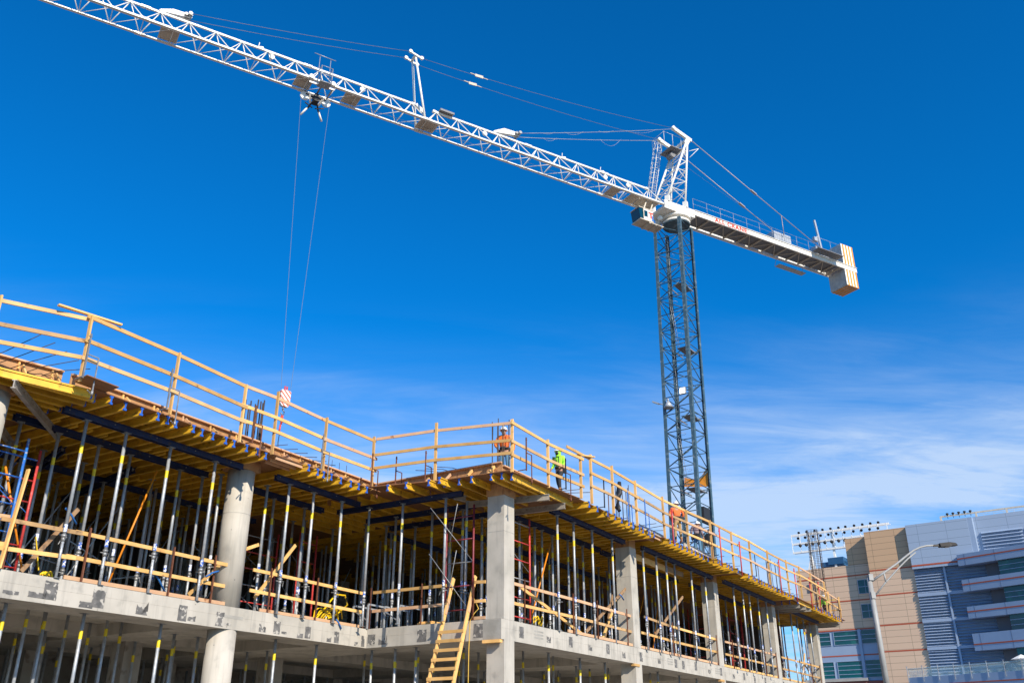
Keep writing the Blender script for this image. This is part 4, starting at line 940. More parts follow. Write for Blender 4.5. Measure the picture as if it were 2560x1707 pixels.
for i, (pa, runs, lab) in enumerate([([1.21, 4.36, 6.15, 8.57], [((.6, .05, 6.2), (4.5, .05, 6.22)), ((4.4, .09, 6.24), (9.07, .09, 6.22)), ((.6, .05, 5.63), (4.5, .05, 5.66)), ((4.4, .09, 5.68), (9.08, .09, 5.66)), ((4.04, .06, 5.19), (9.05, .06, 5.19))], 'first'),
                                       ([10.45, 12.96, 15.47, 18.1], [((10.2, .05, 6.32), (12.9, .05, 6.24)), ((12.8, .09, 6.26), (18.3, .09, 6.24)), ((9.9, .05, 5.71), (12.9, .05, 5.68)), ((12.8, .09, 5.68), (18.28, .09, 5.7)), ((9.8, .06, 5.19), (18.2, .06, 5.19))], 'second'),
                                       ([20.28, 22.5, 25.22, 27.2], [((19.4, .05, 6.24), (27.38, .05, 6.28)), ((19.3, .05, 5.69), (27.38, .05, 5.7)), ((19.0, .06, 5.19), (27.3, .06, 5.19))], 'third'),
                                       ([29.4, 31.8, 34.2, 36.2], [((28.4, .05, 6.26), (36.45, .05, 6.3)), ((28.4, .05, 5.68), (36.45, .05, 5.68)), ((28.1, .06, 5.19), (36.4, .06, 5.19))], 'last')]):
    lowrail([(a, -.0 + .012, 6.4) for a in pa], runs, 'timber guardrail on brown steel posts in the %s bay right of the corner' % lab)
# ================================================================== LADDER
lad = empty('timber_ladder', W(-2.0, 1.5, .14), BROT, 'site-built timber ladder leaning on the slab edge left of the corner column', 'ladder')
def LP_(s, side, o=0): # s = height parameter
    a = -.31 + (s - 5.09) * .35
    bb = {0: 1.93, 1: 1.10}[side] + (.012 * (s - 5)) * (1 if side == 0 else -1) * -1
    return W(a - o, bb, s)
for side in (0, 1):
    g = MB(); g.bar(LP_(.2, side), LP_(6.45, side), .045, .12, up=BA); build(g, 'stile', M['wood'], lad)
    g = MB()
    for k in range(19): g.bar(LP_(.28 + k * .265, side, .075), LP_(.28 + k * .265 + .22, side, .075), .04, .03, up=BA) if False else None
z = .35
while z < 5.05:
    g = MB(); A_ = LP_(z, 0, .08) + BB * .03; B_ = LP_(z, 1, .08) - BB * .03; g.bar(A_, B_, .038, .088); build(g, 'rung', M['wood'], lad); z += .262
g = MB()
for side in (0, 1): g.bar(LP_(5.35, side, -.0), LP_(5.8, side, -.0), .075, .10, up=BA)
build(g, 'splice_cleat', M['woodpink'], lad)
g = MB(); g.path([LP_(5.9, 1), W(-.05, .85, 5.45), W(-.2, .9, 5.3), W(-.26, 1.0, 5.1), W(-.3, 1.0, 4.3), W(-.3, 1.0, 1.0)], .014, 5)
solo(g, 'tie_rope', M['rope'], 'yellow rope hanging from the ladder top beside its right stile', 'rope')
# ================================================================== TOWER CRANE
CU = dirv(59.3); CV = Vector((-CU.y, CU.x, 0)); CC = Vector((14.4, 69.1, 0)); CROT = math.atan2(CU.y, CU.x)
def K(u, v, z): return CC + CU * u + CV * v + Vector((0, 0, z))
crane = empty('tower_crane', CC, CROT, 'white tower crane with lattice jib on a slate blue lattice mast behind the building', 'crane')
def part(g, name, m, parent=None): return build(g, name, m, parent or crane)
# mast -----------------------------------------------------------------------
MD = dirv(35.2); ME = Vector((-MD.y, MD.x, 0))
def KM(x, y, z):
    k = 1 - z / 43.9
    return CC + MD * x + ME * y + Vector((-.3 - .75 * k, -.1 * k, z))
hw = 1.14
crn = [(-hw, -hw), (hw, -hw), (hw, hw), (-hw, hw)]
ztop = 43.6; sec = 5.83; z1 = ztop; ns = 0
while z1 > .5:
    z0 = max(.15, z1 - sec)
    s_ = empty('mast_section', KM(0, 0, z0)); s_.parent = crane
    s_.matrix_parent_inverse = PM[crane.name].inverted()
    PM[s_.name] = Matrix.Translation(KM(0, 0, z0))
    for (x, y) in crn:
        g = MB(); sx = 1 if x < 0 else -1; sy = 1 if y < 0 else -1
        P = lambda dx, dy, z: KM(x + dx * sx, y + dy * sy, z)
        g.hexa([P(-.14, -.14, z0), P(.14, -.14, z0), P(.14, -.09, z0), P(-.14, -.09, z0), P(-.14, -.14, z1), P(.14, -.14, z1), P(.14, -.09, z1), P(-.14, -.09, z1)])
        g.hexa([P(-.14, -.09, z0), P(-.09, -.09, z0), P(-.09, .14, z0), P(-.14, .14, z0), P(-.14, -.09, z1), P(-.09, -.09, z1), P(-.09, .14, z1), P(-.14, .14, z1)])
        g.bar(KM(x, y, z1 - .13), KM(x, y, z1 - .01), .27, .27, up=MD)
        build(g, 'leg', M['mast'], s_)
    g = MB(); n = 4; hs = (z1 - z0) / n
    for f in range(4):
        (xa, ya), (xb, yb) = crn[f], crn[(f + 1) % 4]
        for k in range(n):
            za, zb = z0 + k * hs, z0 + (k + 1) * hs
            g.tube(KM(xa, ya, zb - .1), KM(xb, yb, zb - .1), .036, 6)
            if (k + f + ns) % 2: g.tube(KM(xa, ya, za + .02), KM(xb, yb, zb - .1), .04, 6)
            else: g.tube(KM(xb, yb, za + .02), KM(xa, ya, zb - .1), .04, 6)
            if f % 2 == 0 and k == 1: g.tube(KM(xa, ya, (za + zb) / 2), KM((xa + xb) / 2, (ya + yb) / 2, (za + zb) / 2 - .02), .022, 5)
    build(g, 'lacing', M['mast'], s_)
    if z1 < ztop - 1 and z0 > .3 or z1 == ztop:
        zp = z0 - .02 + (0.0 if z1 != ztop else .0)
        g = MB(); g.hexa([KM(-.95, -.95, zp - .35), KM(.95, -.95, zp - .35), KM(.95, -.1, zp - .35), KM(-.95, -.1, zp - .35), KM(-.95, -.95, zp - .32), KM(.95, -.95, zp - .32), KM(.95, -.1, zp - .32), KM(-.95, -.1, zp - .32)])
        g.bar(KM(-1, -1, zp - .4), KM(1, -1, zp - .4), .05, .1); g.bar(KM(-1, .3, zp - .4), KM(1, .3, zp - .4), .05, .1)
        build(g, 'rest_platform', M['mesh'], s_)
    g = MB(); side = 1 if ns % 2 else -1
    A0 = (.55, .7 * -side); 
    for dx in (-.2, .2): g.tube(KM(.5 * side + dx, .35, z0 + .05), KM(-.1 * side + dx, .75, z1 - .35), .016, 5)
    k = .3
    while k < z1 - z0 - .4:
        t = k / (z1 - z0 - .4); cx2 = .5 * side + (-.6 * side) * t; cy2 = .35 + .4 * t
        g.tube(KM(cx2 - .2, cy2, z0 + k), KM(cx2 + .2, cy2, z0 + k), .014, 4); k += .3
    for hz_ in range(1, 4):
        t = hz_ / 4; cx2 = .5 * side + (-.6 * side) * t; cy2 = .35 + .4 * t
        pts = [KM(cx2 + .34 * math.cos(u), cy2 - .1 - .5 * abs(math.sin(u)), z0 + (z1 - z0) * t) for u in [math.pi * w / 6 for w in range(7)]]
        g.path(pts, .012, 4)
    build(g, 'climbing_ladder', M['galv'], s_)
    z1 = z0; ns += 1
g = MB(); g.prism([(-2.6, -2.6), (2.6, -2.6), (2.6, 2.6), (-2.6, 2.6)], 0, .35, lambda x, y, z: KM(x, y, z)); part(g, 'foundation', M['cgrey'])
# orange sheets on the mast
g = MB(); zz0 = 21.0
g.add([KM(1.14, .95, zz0 - .3), KM(1.14, -1.05, zz0 - .6), KM(1.16, -1.08, zz0 + .95), KM(1.2, -.45, zz0 + .25), KM(1.15, .3, zz0 + .2), KM(1.14, .9, zz0 + .45)], [(0, 1, 3, 4), (0, 4, 5), (1, 2, 3)])
o = part(g, 'safety_sheet', M['orange'])
# work lights, beacon and boxes on the mast
def mbox(name, x, y, z, w, d, h, m, lab=None):
    g = MB(); g.hexa([KM(x - w, y - d, z), KM(x + w, y - d, z), KM(x + w, y + d, z), KM(x - w, y + d, z), KM(x - w, y - d, z + h), KM(x + w, y - d, z + h), KM(x + w, y + d, z + h), KM(x - w, y + d, z + h)])
    return part(g, name, m)
emis = mat('lit work light', (1, .9, .7)); emis.node_tree.nodes['Principled BSDF'].inputs['Emission Color'].default_value = (1, .93, .8, 1); emis.node_tree.nodes['Principled BSDF'].inputs['Emission Strength'].default_value = 3
wl = mbox('work_light', -1.24, -.5, 27.45, .08, .26, .55, M['galv'])
g = MB(); g.hexa([KM(-1.34, -.72, 27.5), KM(-1.33, -.72, 27.5), KM(-1.33, -.28, 27.5), KM(-1.34, -.28, 27.5), KM(-1.34, -.72, 27.92), KM(-1.33, -.72, 27.92), KM(-1.33, -.28, 27.92), KM(-1.34, -.28, 27.92)]); build(g, 'lens', emis, wl)
g = MB(); c = KM(-1.35, .75, 26.5); g.tube(c, c + Vector((0, 0, .6)), .42, 12, .08); g.tube(c + Vector((0, 0, .6)), c + Vector((0, 0, .8)), .06, 6); part(g, 'signal_horn', M['galv'])
g = MB(); g.tube(KM(-1.2, 1.1, 26.9), KM(-1.3, 1.6, 27.05), .05, 6); g.bar(KM(-1.3, 1.6, 27.05), KM(-1.35, 2.1, 27.3), .3, .1); part(g, 'floodlight', M['galv'])
mbox('cable_box', 1.2, -.5, 15.9, .12, .55, .9, M['black']); mbox('cable_box', -.3, -1.3, 17.2, .55, .12, 1.2, M['black'])
# slewing ring and turntable ---------------------------------------------------
g = MB()
for (r0, z0_, z2_) in ((1.22, 43.70, 43.9), (1.05, 43.901, 44.1), (1.3, 44.101, 44.35)): g.tube(K(0, 0, z0_), K(0, 0, z2_), r0, 28)
part(g, 'slewing_ring', M['white'])
g = MB(); g.tube(K(0, 0, 43.60), K(0, 0, 43.69), 1.18, 24); part(g, 'ring_shade_disc', M['mast'])  # added dark disc, its colour stands in for the shaded interior below the ring
g = MB(); g.tube(K(-1.2, 1.0, 43.8), K(-1.2, 1.0, 44.4), .25, 10); g.ball(K(-1.7, .1, 44.0), .25, 10, 6); part(g, 'slewing_motor', M['white'])
g = MB(); g.box(-2.1, 1.3, -1.06, 1.06, 44.36, 44.62, K); g.box(-2.1, 1.3, -1.1, -.96, 44.62, 45.12, K); g.box(-2.1, 1.3, .96, 1.1, 44.62, 45.12, K); part(g, 'turntable', M['white'])
# tower head --------------------------------------------------------------------
g = MB(); AP = {}
for v in (-1, 1):
    ap = K(1.35, v, 52.9); 
    for (ub, r_) in ((-1.65, .10), (.35, .09)):
        g.bar(K(ub, v, 45.1), K(ub, v, 45.7), .28, .4); g.tube(K(ub, v, 45.5), ap, r_, 10)
    for k in range(6):
        t0 = k / 6.5 + .06; t1 = (k + 1) / 6.5 + .02
        L0 = K(-1.65, v, 45.5).lerp(ap, t0); R0 = K(.35, v, 45.5).lerp(ap, t0); L1 = K(-1.65, v, 45.5).lerp(ap, t1); R1 = K(.35, v, 45.5).lerp(ap, t1)
        g.tube(L0, R1, .032, 6) if k % 2 else g.tube(R0, L1, .032, 6)
        g.tube(L1, R1, .035, 6)
for k in range(6):
    t0 = k / 6.5 + .06; t1 = (k + 1) / 6.5 + .04
    for ub in (-1.65, .35):
        a0, a1 = K(ub, -1, 45.5).lerp(K(1.35, -1, 52.9), t0), K(ub, 1, 45.5).lerp(K(1.35, 1, 52.9), t0)
        b0, b1 = K(ub, -1, 45.5).lerp(K(1.35, -1, 52.9), t1), K(ub, 1, 45.5).lerp(K(1.35, 1, 52.9), t1)
        g.tube(a0, b1, .035, 5) if k % 2 else g.tube(a1, b0, .035, 5)
        g.tube(b0, b1, .035, 5)
part(g, 'tower_head', M['white'])
g = MB()
for v in (-1, 1):
    g.bar(K(-.2, v, 53.35), K(1.75, v, 52.75), .22, .34); g.tube(K(-.3, v - .16, 53.4), K(-.3, v + .16, 53.4), .17, 10); g.bar(K(1.1, v, 52.2), K(1.45, v, 52.9), .14, .45)
g.bar(K(1.3, -1, 52.8), K(1.3, 1, 52.8), .16, .2); part(g, 'head_cap', M['white'])
g = MB(); g.box(-.4, 1.0, -.7, .95, 51.6, 51.68, K); g.tube(K(.2, -.2, 51.2), K(.2, .5, 51.2), .28, 12); part(g, 'head_platform', M['mesh'])
g = MB()
for du in (-.22, .22): g.tube(K(-1.6 + du, 1.35, 45.3), K(.25 + du, 1.35, 53.9), .025, 5)
z = 45.6
while z < 53.8:
    t = (z - 45.3) / 8.6; uu = -1.6 + 1.85 * t; g.tube(K(uu - .22, 1.35, z), K(uu + .22, 1.35, z), .015, 4); z += .3
part(g, 'head_ladder', M['white'])
g = MB(); z = 47.9; hoops = []
while z < 53.7:
    t = (z - 45.3) / 8.6; uu = -1.6 + 1.85 * t
    hoops.append([K(uu + .4 * math.cos(w * math.pi / 6) - .1, 1.35 + .65 * math.sin(w * math.pi / 6), z) for w in range(7)]); g.path(hoops[-1], .022, 4); z += .58
for w in range(1, 6): g.tube(hoops[0][w], hoops[-1][w], .018, 4)
part(g, 'safety_cage', M['white'])
g = MB()
for uu in (-1.2, -.2, .8): g.tube(K(uu, .95, 51.65), K(uu, .95, 52.9), .02, 4); g.tube(K(uu, -.7, 51.65), K(uu, -.7, 52.9), .02, 4)
g.tube(K(-1.2, .95, 52.9), K(.8, .95, 52.9), .02, 4); g.tube(K(-1.2, -.7, 52.9), K(-1.2, .95, 52.9), .02, 4); g.tube(K(-1.2, -.7, 52.9), K(.8, -.7, 52.9), .02, 4); part(g, 'head_railing', M['white'])
# jib ----------------------------------------------------------------------------
JZ, RZ = 44.8, 46.43
ridge = [-45.85, -43.95, -42.09, -40.3, -38.51, -36.7, -34.73, -32.87, -31.08, -29.29, -27.46, -25.67, -23.56, -21.76, -19.93, -18.07, -16.3, -14.44, -12.37, -10.47, -8.52, -6.7, -4.84, -2.94]
ridge = [-45.85 - 1.85 * k for k in range(9, 0, -1)] + ridge
VN, VF, VR = -.9, .72, -.09
groups_ = [(-70, -56), (-56, -44.9), (-44.9, -33.8), (-33.8, -24.6), (-24.6, -15.3), (-15.3, -7.6), (-7.6, -1.6)]
bn = [(a + b) / 2 for a, b in zip(ridge, ridge[1:])]
bn = [ridge[0] - .92] + bn + [-2.0]
for (ua, ub) in groups_:
    ua2 = max(ua, bn[0])
    js = empty('jib_section', K((ua2 + ub) / 2, 0, JZ)); js.parent = crane; js.matrix_parent_inverse = PM[crane.name].inverted(); PM[js.name] = Matrix.Translation(K((ua2 + ub) / 2, 0, JZ))
    for (v, z, w) in ((VN, JZ, .13), (VF, JZ, .125), (VR, RZ, .135)):
        g = MB(); e = .012; u0, u1 = ua2, ub
        if v == VR: u1 = min(u1, -3.0); 
        if v == VR and ub == -24.6: u1 = -25.4
        if v == VR and ua == -24.6: u0 = -23.9
        g.bar(K(u0 + e, v, z), K(u1 - e, v, z), w * (1 if v != VR else .9), w * 1.05); 
        if v != VR: g.bar(K(u0 + .1, v + (.1 if v < 0 else -.1), z - .06), K(u1 - .1, v + (.1 if v < 0 else -.1), z - .06), .07, .03)
        g.bar(K(u0 + .02, v, z), K(u0 + .3, v, z), w * 1.5, w * 1.3); g.bar(K(u1 - .3, v, z), K(u1 - .02, v, z), w * 1.5, w * 1.3)
        build(g, 'chord', M['white'], js)
    g = MB()
    for ur in ridge:
        if not (ua <= ur < ub): continue
        i = min(range(len(bn)), key=lambda k: abs(bn[k] - ur) if bn[k] < ur else 99)
        l, r_ = bn[i], bn[min(i + 1, len(bn) - 1)]
        for v in (VN, VF):
            for ue in (l, r_): g.tube(K(ur, VR, RZ), K(ue, v, JZ), .034, 7)
        mid = ur
        g.tube(K(l, VF, JZ), K(l, VN, JZ), .024, 6)
        g.tube(K(l, VF, JZ), K(r_, VN, JZ), .024, 6)
    build(g, 'lacing', M['white'], js)
for i, (u, v, w) in enumerate([(-43.2, -.35, .6), (-34.0, -.3, .6), (-30.4, -.3, .6), (-24.3, -.25, .75)]):
    g = MB(); g.hexa([K(u - w, VN + .1, JZ + .08), K(u + w, VN + .1, JZ + .08), K(u + w, VF - .15, JZ + .08), K(u - w, VF - .15, JZ + .08), K(u - w, VN + .1, JZ + .12), K(u + w, VN + .1, JZ + .12), K(u + w, VF - .15, JZ + .12), K(u - w, VF - .15, JZ + .12)]); part(g, 'jib_platform', M['cream'])
g = MB(); g.box(-23.4, -22.2, VR - .35, VR + .35, RZ + .12, RZ + .18, K); g.box(-23.4, -22.2, VR - .4, VR - .35, RZ + .05, RZ + .22, K); part(g, 'jib_platform', M['mesh'])
for i in range(5):       # walkway boards at the foot of the jib, seen from below
    u0 = -7.4 + i * 1.02
    if i in (1,): continue
    g = MB(); g.box(u0, u0 + .96, VN + .12, VF - .12, JZ + .02, JZ + .09, K); part(g, 'jib_platform', M['cream'])
g = MB()
for u in (-36.4, -29.6, -19.3, -7.6, -5.2): g.tube(K(u, VR - .06, RZ - .35), K(u, VR + .06, RZ - .35), .2, 10); g.bar(K(u, VR, RZ - .35), K(u, VR, RZ), .08, .08)
part(g, 'rope_sheave', M['white'])
g = MB(); g.bar(K(-25.3, VR, RZ + .05), K(-24.9, VR, RZ - .25), .2, .22); g.tube(K(-24.8, VR - .1, RZ - .3), K(-24.8, VR + .1, RZ - .3), .2, 10); part(g, 'ridge_joint', M['white'])
for u in (-12.0, -8.1, -37.4): 
    g = MB(); g.tube(K(u, VR, RZ + .05), K(u + .05, VR, RZ + .5), .03, 5); g.bar(K(u, VR, RZ + .02), K(u + .35, VR, RZ + .12), .16, .16); part(g, 'ridge_lug', M['white'])
# pendants
def bracket(u, z, l):
    g = MB()
    for v in (-.12, .12): g.add([K(u - 2.1 * l, VR + v, RZ + .05), K(u, VR + v, z - .22), K(u + .15, VR + v, z + .08), K(u - 1.2 * l, VR + v, z), K(u - 2.0 * l, VR + v, RZ + .2),
                                K(u - 2.1 * l, VR + v + .05, RZ + .05), K(u, VR + v + .05, z - .22), K(u + .15, VR + v + .05, z + .08), K(u - 1.2 * l, VR + v + .05, z), K(u - 2.0 * l, VR + v + .05, RZ + .2)],
                                [(0, 1, 2, 3, 4), (9, 8, 7, 6, 5), (0, 1, 6, 5), (1, 2, 7, 6), (2, 3, 8, 7), (3, 4, 9, 8), (4, 0, 5, 9)])
    part(g, 'pendant_bracket', M['white'])
    g = MB(); g.tube(K(u - .05, VR - .45, z - .08), K(u - .05, VR + .45, z - .08), .14, 8); g.tube(K(u - .3, VR - .3, z - .12), K(u - .3, VR + .3, z - .12), .12, 8); part(g, 'pendant_pin', M['galvdk'])
bracket(-42.1, 47.0, .95); bracket(-16.2, 47.2, 1.15)
st = K(-25.65, 0, 50.85)
g = MB()
for v, vt in ((VN, -.28), (VF, .28)):
    g.tube(K(-24.85, v, JZ), K(-25.6, vt, 50.8), .085, 10)
for v in (-.42, .42):
    g.bar(K(-26.15, v, 51.0), K(-25.1, v, 50.72), .1, .14)
    for uu in (-26.1, -25.15): g.tube(K(uu, v - .08, 51.02 if uu < -26 else 50.76), K(uu, v + .08, 51.02 if uu < -26 else 50.76), .15, 8)
g.bar(K(-25.65, -.42, 50.86), K(-25.65, .42, 50.86), .16, .16); part(g, 'pendant_strut', M['white'])
def sagline(A, B, sag, n=10): return [A.lerp(B, i / n) - Vector((0, 0, sag * 4 * (i / n) * (1 - i / n))) for i in range(n + 1)]
for s_ in (-1, 1):
    g = MB(); g.path(sagline(K(-.3, s_, 53.4), K(-25.1, .42 * s_, 50.75), .35), .016, 5)
    g.path(sagline(K(-26.1, .42 * s_, 51.0), K(-42.1, .35 * s_ + VR, 46.95), .15), .016, 5)
    mid = K(-.3, s_, 53.4).lerp(K(-25.1, .42 * s_, 50.75), .80) - Vector((0, 0, .2))
    part(g, 'pendant_rope', M['cable'])
    g = MB(); mid2 = mid - CU * .5 * 1
    g.box(-.36, .36, -.03, .03, -.12, .12, lambda u, v, z: mid + CU * u + CV * v + Vector((0, 0, z + u * .1))); g.bar(mid - CU * .8, mid + CU * .8, .05, .05); part(g, 'turnbuckle', M['cream'])
    g = MB(); pts = sagline(K(-.3, s_, 53.3), K(-16.1, VR + .3 * s_, 47.15), .1); g.path(pts, .022, 5); part(g, 'pendant_bar', M['galv'])
    g = MB()
    for (t0, t1, sg_) in ((.12, .34, .35), (.42, .52, .15), (.62, .74, .3), (.8, .88, .15)) if s_ < 0 else ((.3, .45, .7), (.75, .84, .3)):
        A_ = pts[0].lerp(pts[-1], t0); B_ = pts[0].lerp(pts[-1], t1); g.path(sagline(A_, B_, sg_, 8), .012, 4)
    part(g, 'loose_cable', M['galv'])
# counter jib ----------------------------------------------------------------------
for v in (-1.0, 1.0):
    g = MB(); s_ = 1 if v > 0 else -1
    g.box(1.32, 22.2, min(v, v + .02 * s_), max(v, v + .02 * s_), 44.72, 45.16, K)
    g.box(1.32, 22.2, v - .04, v + .1, 44.68, 44.72, K); g.box(1.32, 22.2, v - .1, v + .1, 45.16, 45.2, K)
    part(g, 'counter_jib_beam', M['white'])
g = MB(); u = 1.6; k = 0
while u < 19.6:
    g.bar(K(u, -.88, 44.80), K(u, .88, 44.80), .1, .12)
    if k % 2 == 0: g.bar(K(u, -.88, 44.8), K(u + 1.6, .88, 44.8), .06, .05)
    else: g.bar(K(u, .88, 44.8), K(u + 1.6, -.88, 44.8), .06, .05)
    u += 1.6; k += 1
g.bar(K(20.1, -.88, 44.85), K(20.1, .88, 44.85), .3, .25)
part(g, 'counter_jib_bracing', M['cream'])
g = MB(); g.box(1.4, 19.9, -.86, .86, 44.93, 44.97, K); g.box(15.9, 19.3, -2.0, -1.13, 45.22, 45.28, K); part(g, 'counter_jib_deck', M['mesh'])
g = MB(); g.box(13.6, 17.2, 1.0, 1.6, 44.2, 44.25, K); g.tube(K(13.6, 1.6, 44.25), K(13.6, 1.3, 44.9), .03, 4); g.tube(K(17.2, 1.6, 44.25), K(17.2, 1.3, 44.9), .03, 4); part(g, 'side_platform', M['galv'])
for v, ua, ub in ((1.08, 1.2, 20.4), (-1.08, 1.2, 16.8)):
    g = MB(); u = ua
    while u <= ub: g.tube(K(u, v, 45.15), K(u, v, 46.3), .018, 4); u += 1.6
    g.tube(K(ua, v, 46.3), K(ub, v, 46.3), .018, 4); g.tube(K(ua, v, 45.75), K(ub, v, 45.75), .014, 4); part(g, 'counter_jib_railing', M['galv'])
g = MB(); 
for u in (15.9, 17.6, 19.3): g.tube(K(u, -1.98, 45.25), K(u, -1.98, 46.35), .018, 4)
g.tube(K(15.9, -1.98, 46.35), K(19.3, -1.98, 46.35), .018, 4); part(g, 'counter_jib_railing', M['galv'])
g = MB(); g.box(11.4, 13.6, -.75, .3, 45.0, 46.35, K)
for k in range(7): g.box(11.5 + k * .3, 11.53 + k * .3, -.77, -.75, 45.1, 46.25, K)
part(g, 'switch_cabinet', M['galv'])
g = MB(); g.box(9.6, 11.0, -.6, .3, 45.0, 45.6, K); part(g, 'motor_cover', M['galv'])
g = MB(); g.box(7.9, 9.3, .2, .8, 45.0, 45.9, K); part(g, 'blue_crate', M['bluesteel'])
g = MB(); g.tube(K(18.4, -.4, 45.6), K(18.4, .7, 45.6), .45, 16); g.box(17.8, 19.0, -.55, -.45, 45.0, 46.2, K); g.box(17.2, 17.8, -.6, .2, 45, 46.5, K); part(g, 'hoist_winch', M['galv'])
g = MB(); g.bar(K(17.7, -.9, 45.2), K(17.2, -.9, 49.2), .13, .2, up=CU); g.box(16.6, 17.1, -1.1, -.8, 46.7, 47.1, K); g.bar(K(17.3, -.9, 47.4), K(16.9, -.9, 47.1), .1, .1); part(g, 'service_derrick', M['galv'])
for i in range(4):
    g = MB(); u0 = 20.42 + i * .42
    g.mi = 0; g.box(u0, u0 + .19, -1.0, 1.0, 42.95, 47.5, K)
    g.mi = 1; g.box(u0 + .192, u0 + .41, -1.0, 1.0, 42.92, 47.5, K)
    o = part(g, 'counterweight', [M['cgrey'], M['cgrey']])
    g = MB(); g.box(u0 - .001, u0 + .19, -1.006, -1.001, 42.95, 47.5, K); g.mi = 1; g.box(u0 + .192, u0 + .41, -1.006, -1.001, 42.92, 47.5, K); g.box(u0 + .192, u0 + .41, -1.0, 1.0, 42.91, 42.919, K)
    build(g, 'painted_edge', [M['whitep'], M['orange']], o)
for s_, ue in ((-1, 19.4), (1, 20.4)):
    A_ = K(1.6, s_, 52.9); B_ = K(ue, s_, 52.9 - (ue - 1.6) * .4355)
    g = MB(); g.tube(A_, B_, .036, 7)
    for t in (.42,):
        P = A_.lerp(B_, t); g.bar(P - (B_ - A_).normalized() * .35, P + (B_ - A_).normalized() * .35, .2, .1)
    g.tube(B_, K(ue, s_, 45.2), .04, 6); part(g, 'counter_pendant', M['pend'])
    t = .61 if s_ < 0 else .62
    P = A_.lerp(B_, t); g = MB(); g.tube(P, P - Vector((0, 0, 2.0)), .035, 5); g.tube(P - Vector((0, 0, 2.1)), P - Vector((0, 0, 2.0)), .07, 6); part(g, 'hanger', M['pend'])
g = MB(); g.tube(K(1.4, -1, 50.8), K(2.6, -1, 52.2), .03, 5); g.tube(K(1.4, -1, 51.5), K(2.6, -1, 52.2), .03, 5); part(g, 'head_stay', M['white'])
g = MB(); pts = sagline(K(.5, .2, 51.3), K(17.6, .2, 46.0), .2); g.path(pts, .012, 4); part(g, 'hoist_rope', M['cable'])
# lettering on the counter jib
def lettering(txt, size, loc, rz, m, name, parent, ext=.004, sx=1.0):
    cu = bpy.data.curves.new('t', 'FONT'); cu.body = txt; cu.size = size; cu.extrude = ext; cu.offset = size * .04; cu.space_character = 1.12
    to = bpy.data.objects.new('t', cu); C.objects.link(to)
    bpy.context.view_layer.update()
    me = bpy.data.meshes.new_from_object(to.evaluated_get(bpy.context.evaluated_depsgraph_get()))
    bpy.data.objects.remove(to)
    T_ = Matrix.Translation(loc) @ Matrix.Rotation(rz, 4, 'Z') @ Matrix.Rotation(R(90), 4, 'X') @ Matrix.Diagonal((sx, 1, 1, 1))
    me.transform(PM[parent.name].inverted() @ T_); me.materials.clear(); me.materials.append(m)
    o = bpy.data.objects.new(name, me); link(o, parent); PM[o.name] = PM[parent.name]; return o
lettering('ALL CRANE', .62, K(3.7, -1.03, 44.735), CROT, M['red'], 'lettering', crane, sx=1.1)
# cab --------------------------------------------------------------------------------
cab = empty('operator_cab', K(-4.3, -.1, 42.1)); cab.parent = crane; cab.matrix_parent_inverse = PM[crane.name].inverted(); PM[cab.name] = Matrix.Translation(K(-4.3, -.1, 42.1))
g = MB(); g.box(-4.15, -3.15, -.65, .5, 42.75, 43.8, K); build(g, 'cab_shell', M['white'], cab)
g = MB(); g.hexa([K(-4.5, -.62, 42.85), K(-4.16, -.62, 42.75), K(-4.16, .47, 42.75), K(-4.5, .47, 42.85), K(-4.62, -.62, 43.75), K(-4.16, -.62, 43.78), K(-4.16, .47, 43.78), K(-4.62, .47, 43.75)]); build(g, 'windscreen', M['cabglass'], cab)
g = MB(); g.box(-4.08, -3.72, -.662, -.651, 43.05, 43.65, K); build(g, 'side_window', M['cabglass'], cab)
g = MB(); g.box(-4.55, -3.1, -.68, .53, 42.66, 42.74, K); g.box(-4.65, -3.1, -.68, .53, 43.81, 43.88, K); g.bar(K(-4.16, -.66, 42.7), K(-4.16, -.66, 43.85), .06, .06, up=CU); build(g, 'cab_frame', M['cream'], cab)
g = MB(); g.box(-3.6, -2.0, -.65, .5, 42.58, 42.64, K); 
for k in range(3): g.bar(K(-3.5 + k * .65, -.65, 42.54), K(-3.5 + k * .65, .5, 42.54), .08, .08)
build(g, 'cab_walkway', M['cream'], cab)
lettering('T', .75, K(-3.6, -.665, 43.05), CROT, M['red'], 'cab_emblem', cab)
g = MB(); g.box(-3.28, -3.14, -.69, -.655, 42.8, 43.3, K); build(g, 'blue_panel', M['bluesteel'], cab)
for u in (-4.0, -3.3):
    for v in (-.5, .5): g = MB(); g.bar(K(u, v, 43.8), K(u + .3, v * 1.2, 44.75), .1, .1); build(g, 'hanger', M['cream'], cab)
# trolley ----------------------------------------------------------------------------
tr = empty('trolley', K(-32.9, 0, 44.2)); tr.parent = crane; tr.matrix_parent_inverse = PM[crane.name].inverted(); PM[tr.name] = Matrix.Translation(K(-32.9, 0, 44.2))
U0 = -32.9
g = MB()
for v in (VN, VF): g.bar(K(U0 - .9, v, 44.45), K(U0 + .9, v, 44.45), .1, .14)
for u in (-.8, 0, .8): g.bar(K(U0 + u, VN, 44.42), K(U0 + u, VF, 44.42), .1, .1)
build(g, 'trolley_frame', M['galvdk'], tr)
for u in (-.8, .8):
    for v in (VN - .14, VF + .14):
        g = MB(); g.tube(K(U0 + u, v - .05, 44.86), K(U0 + u, v + .05, 44.86), .17, 12); build(g, 'wheel', M['white'], tr)
g = MB(); 
for u in (-.35, .45):
    for v in (-1.75, -1.02): g.tube(K(U0 + u, v, 44.2), K(U0 + u, v, 45.5 if v < -1.5 else 46.9), .025, 5)
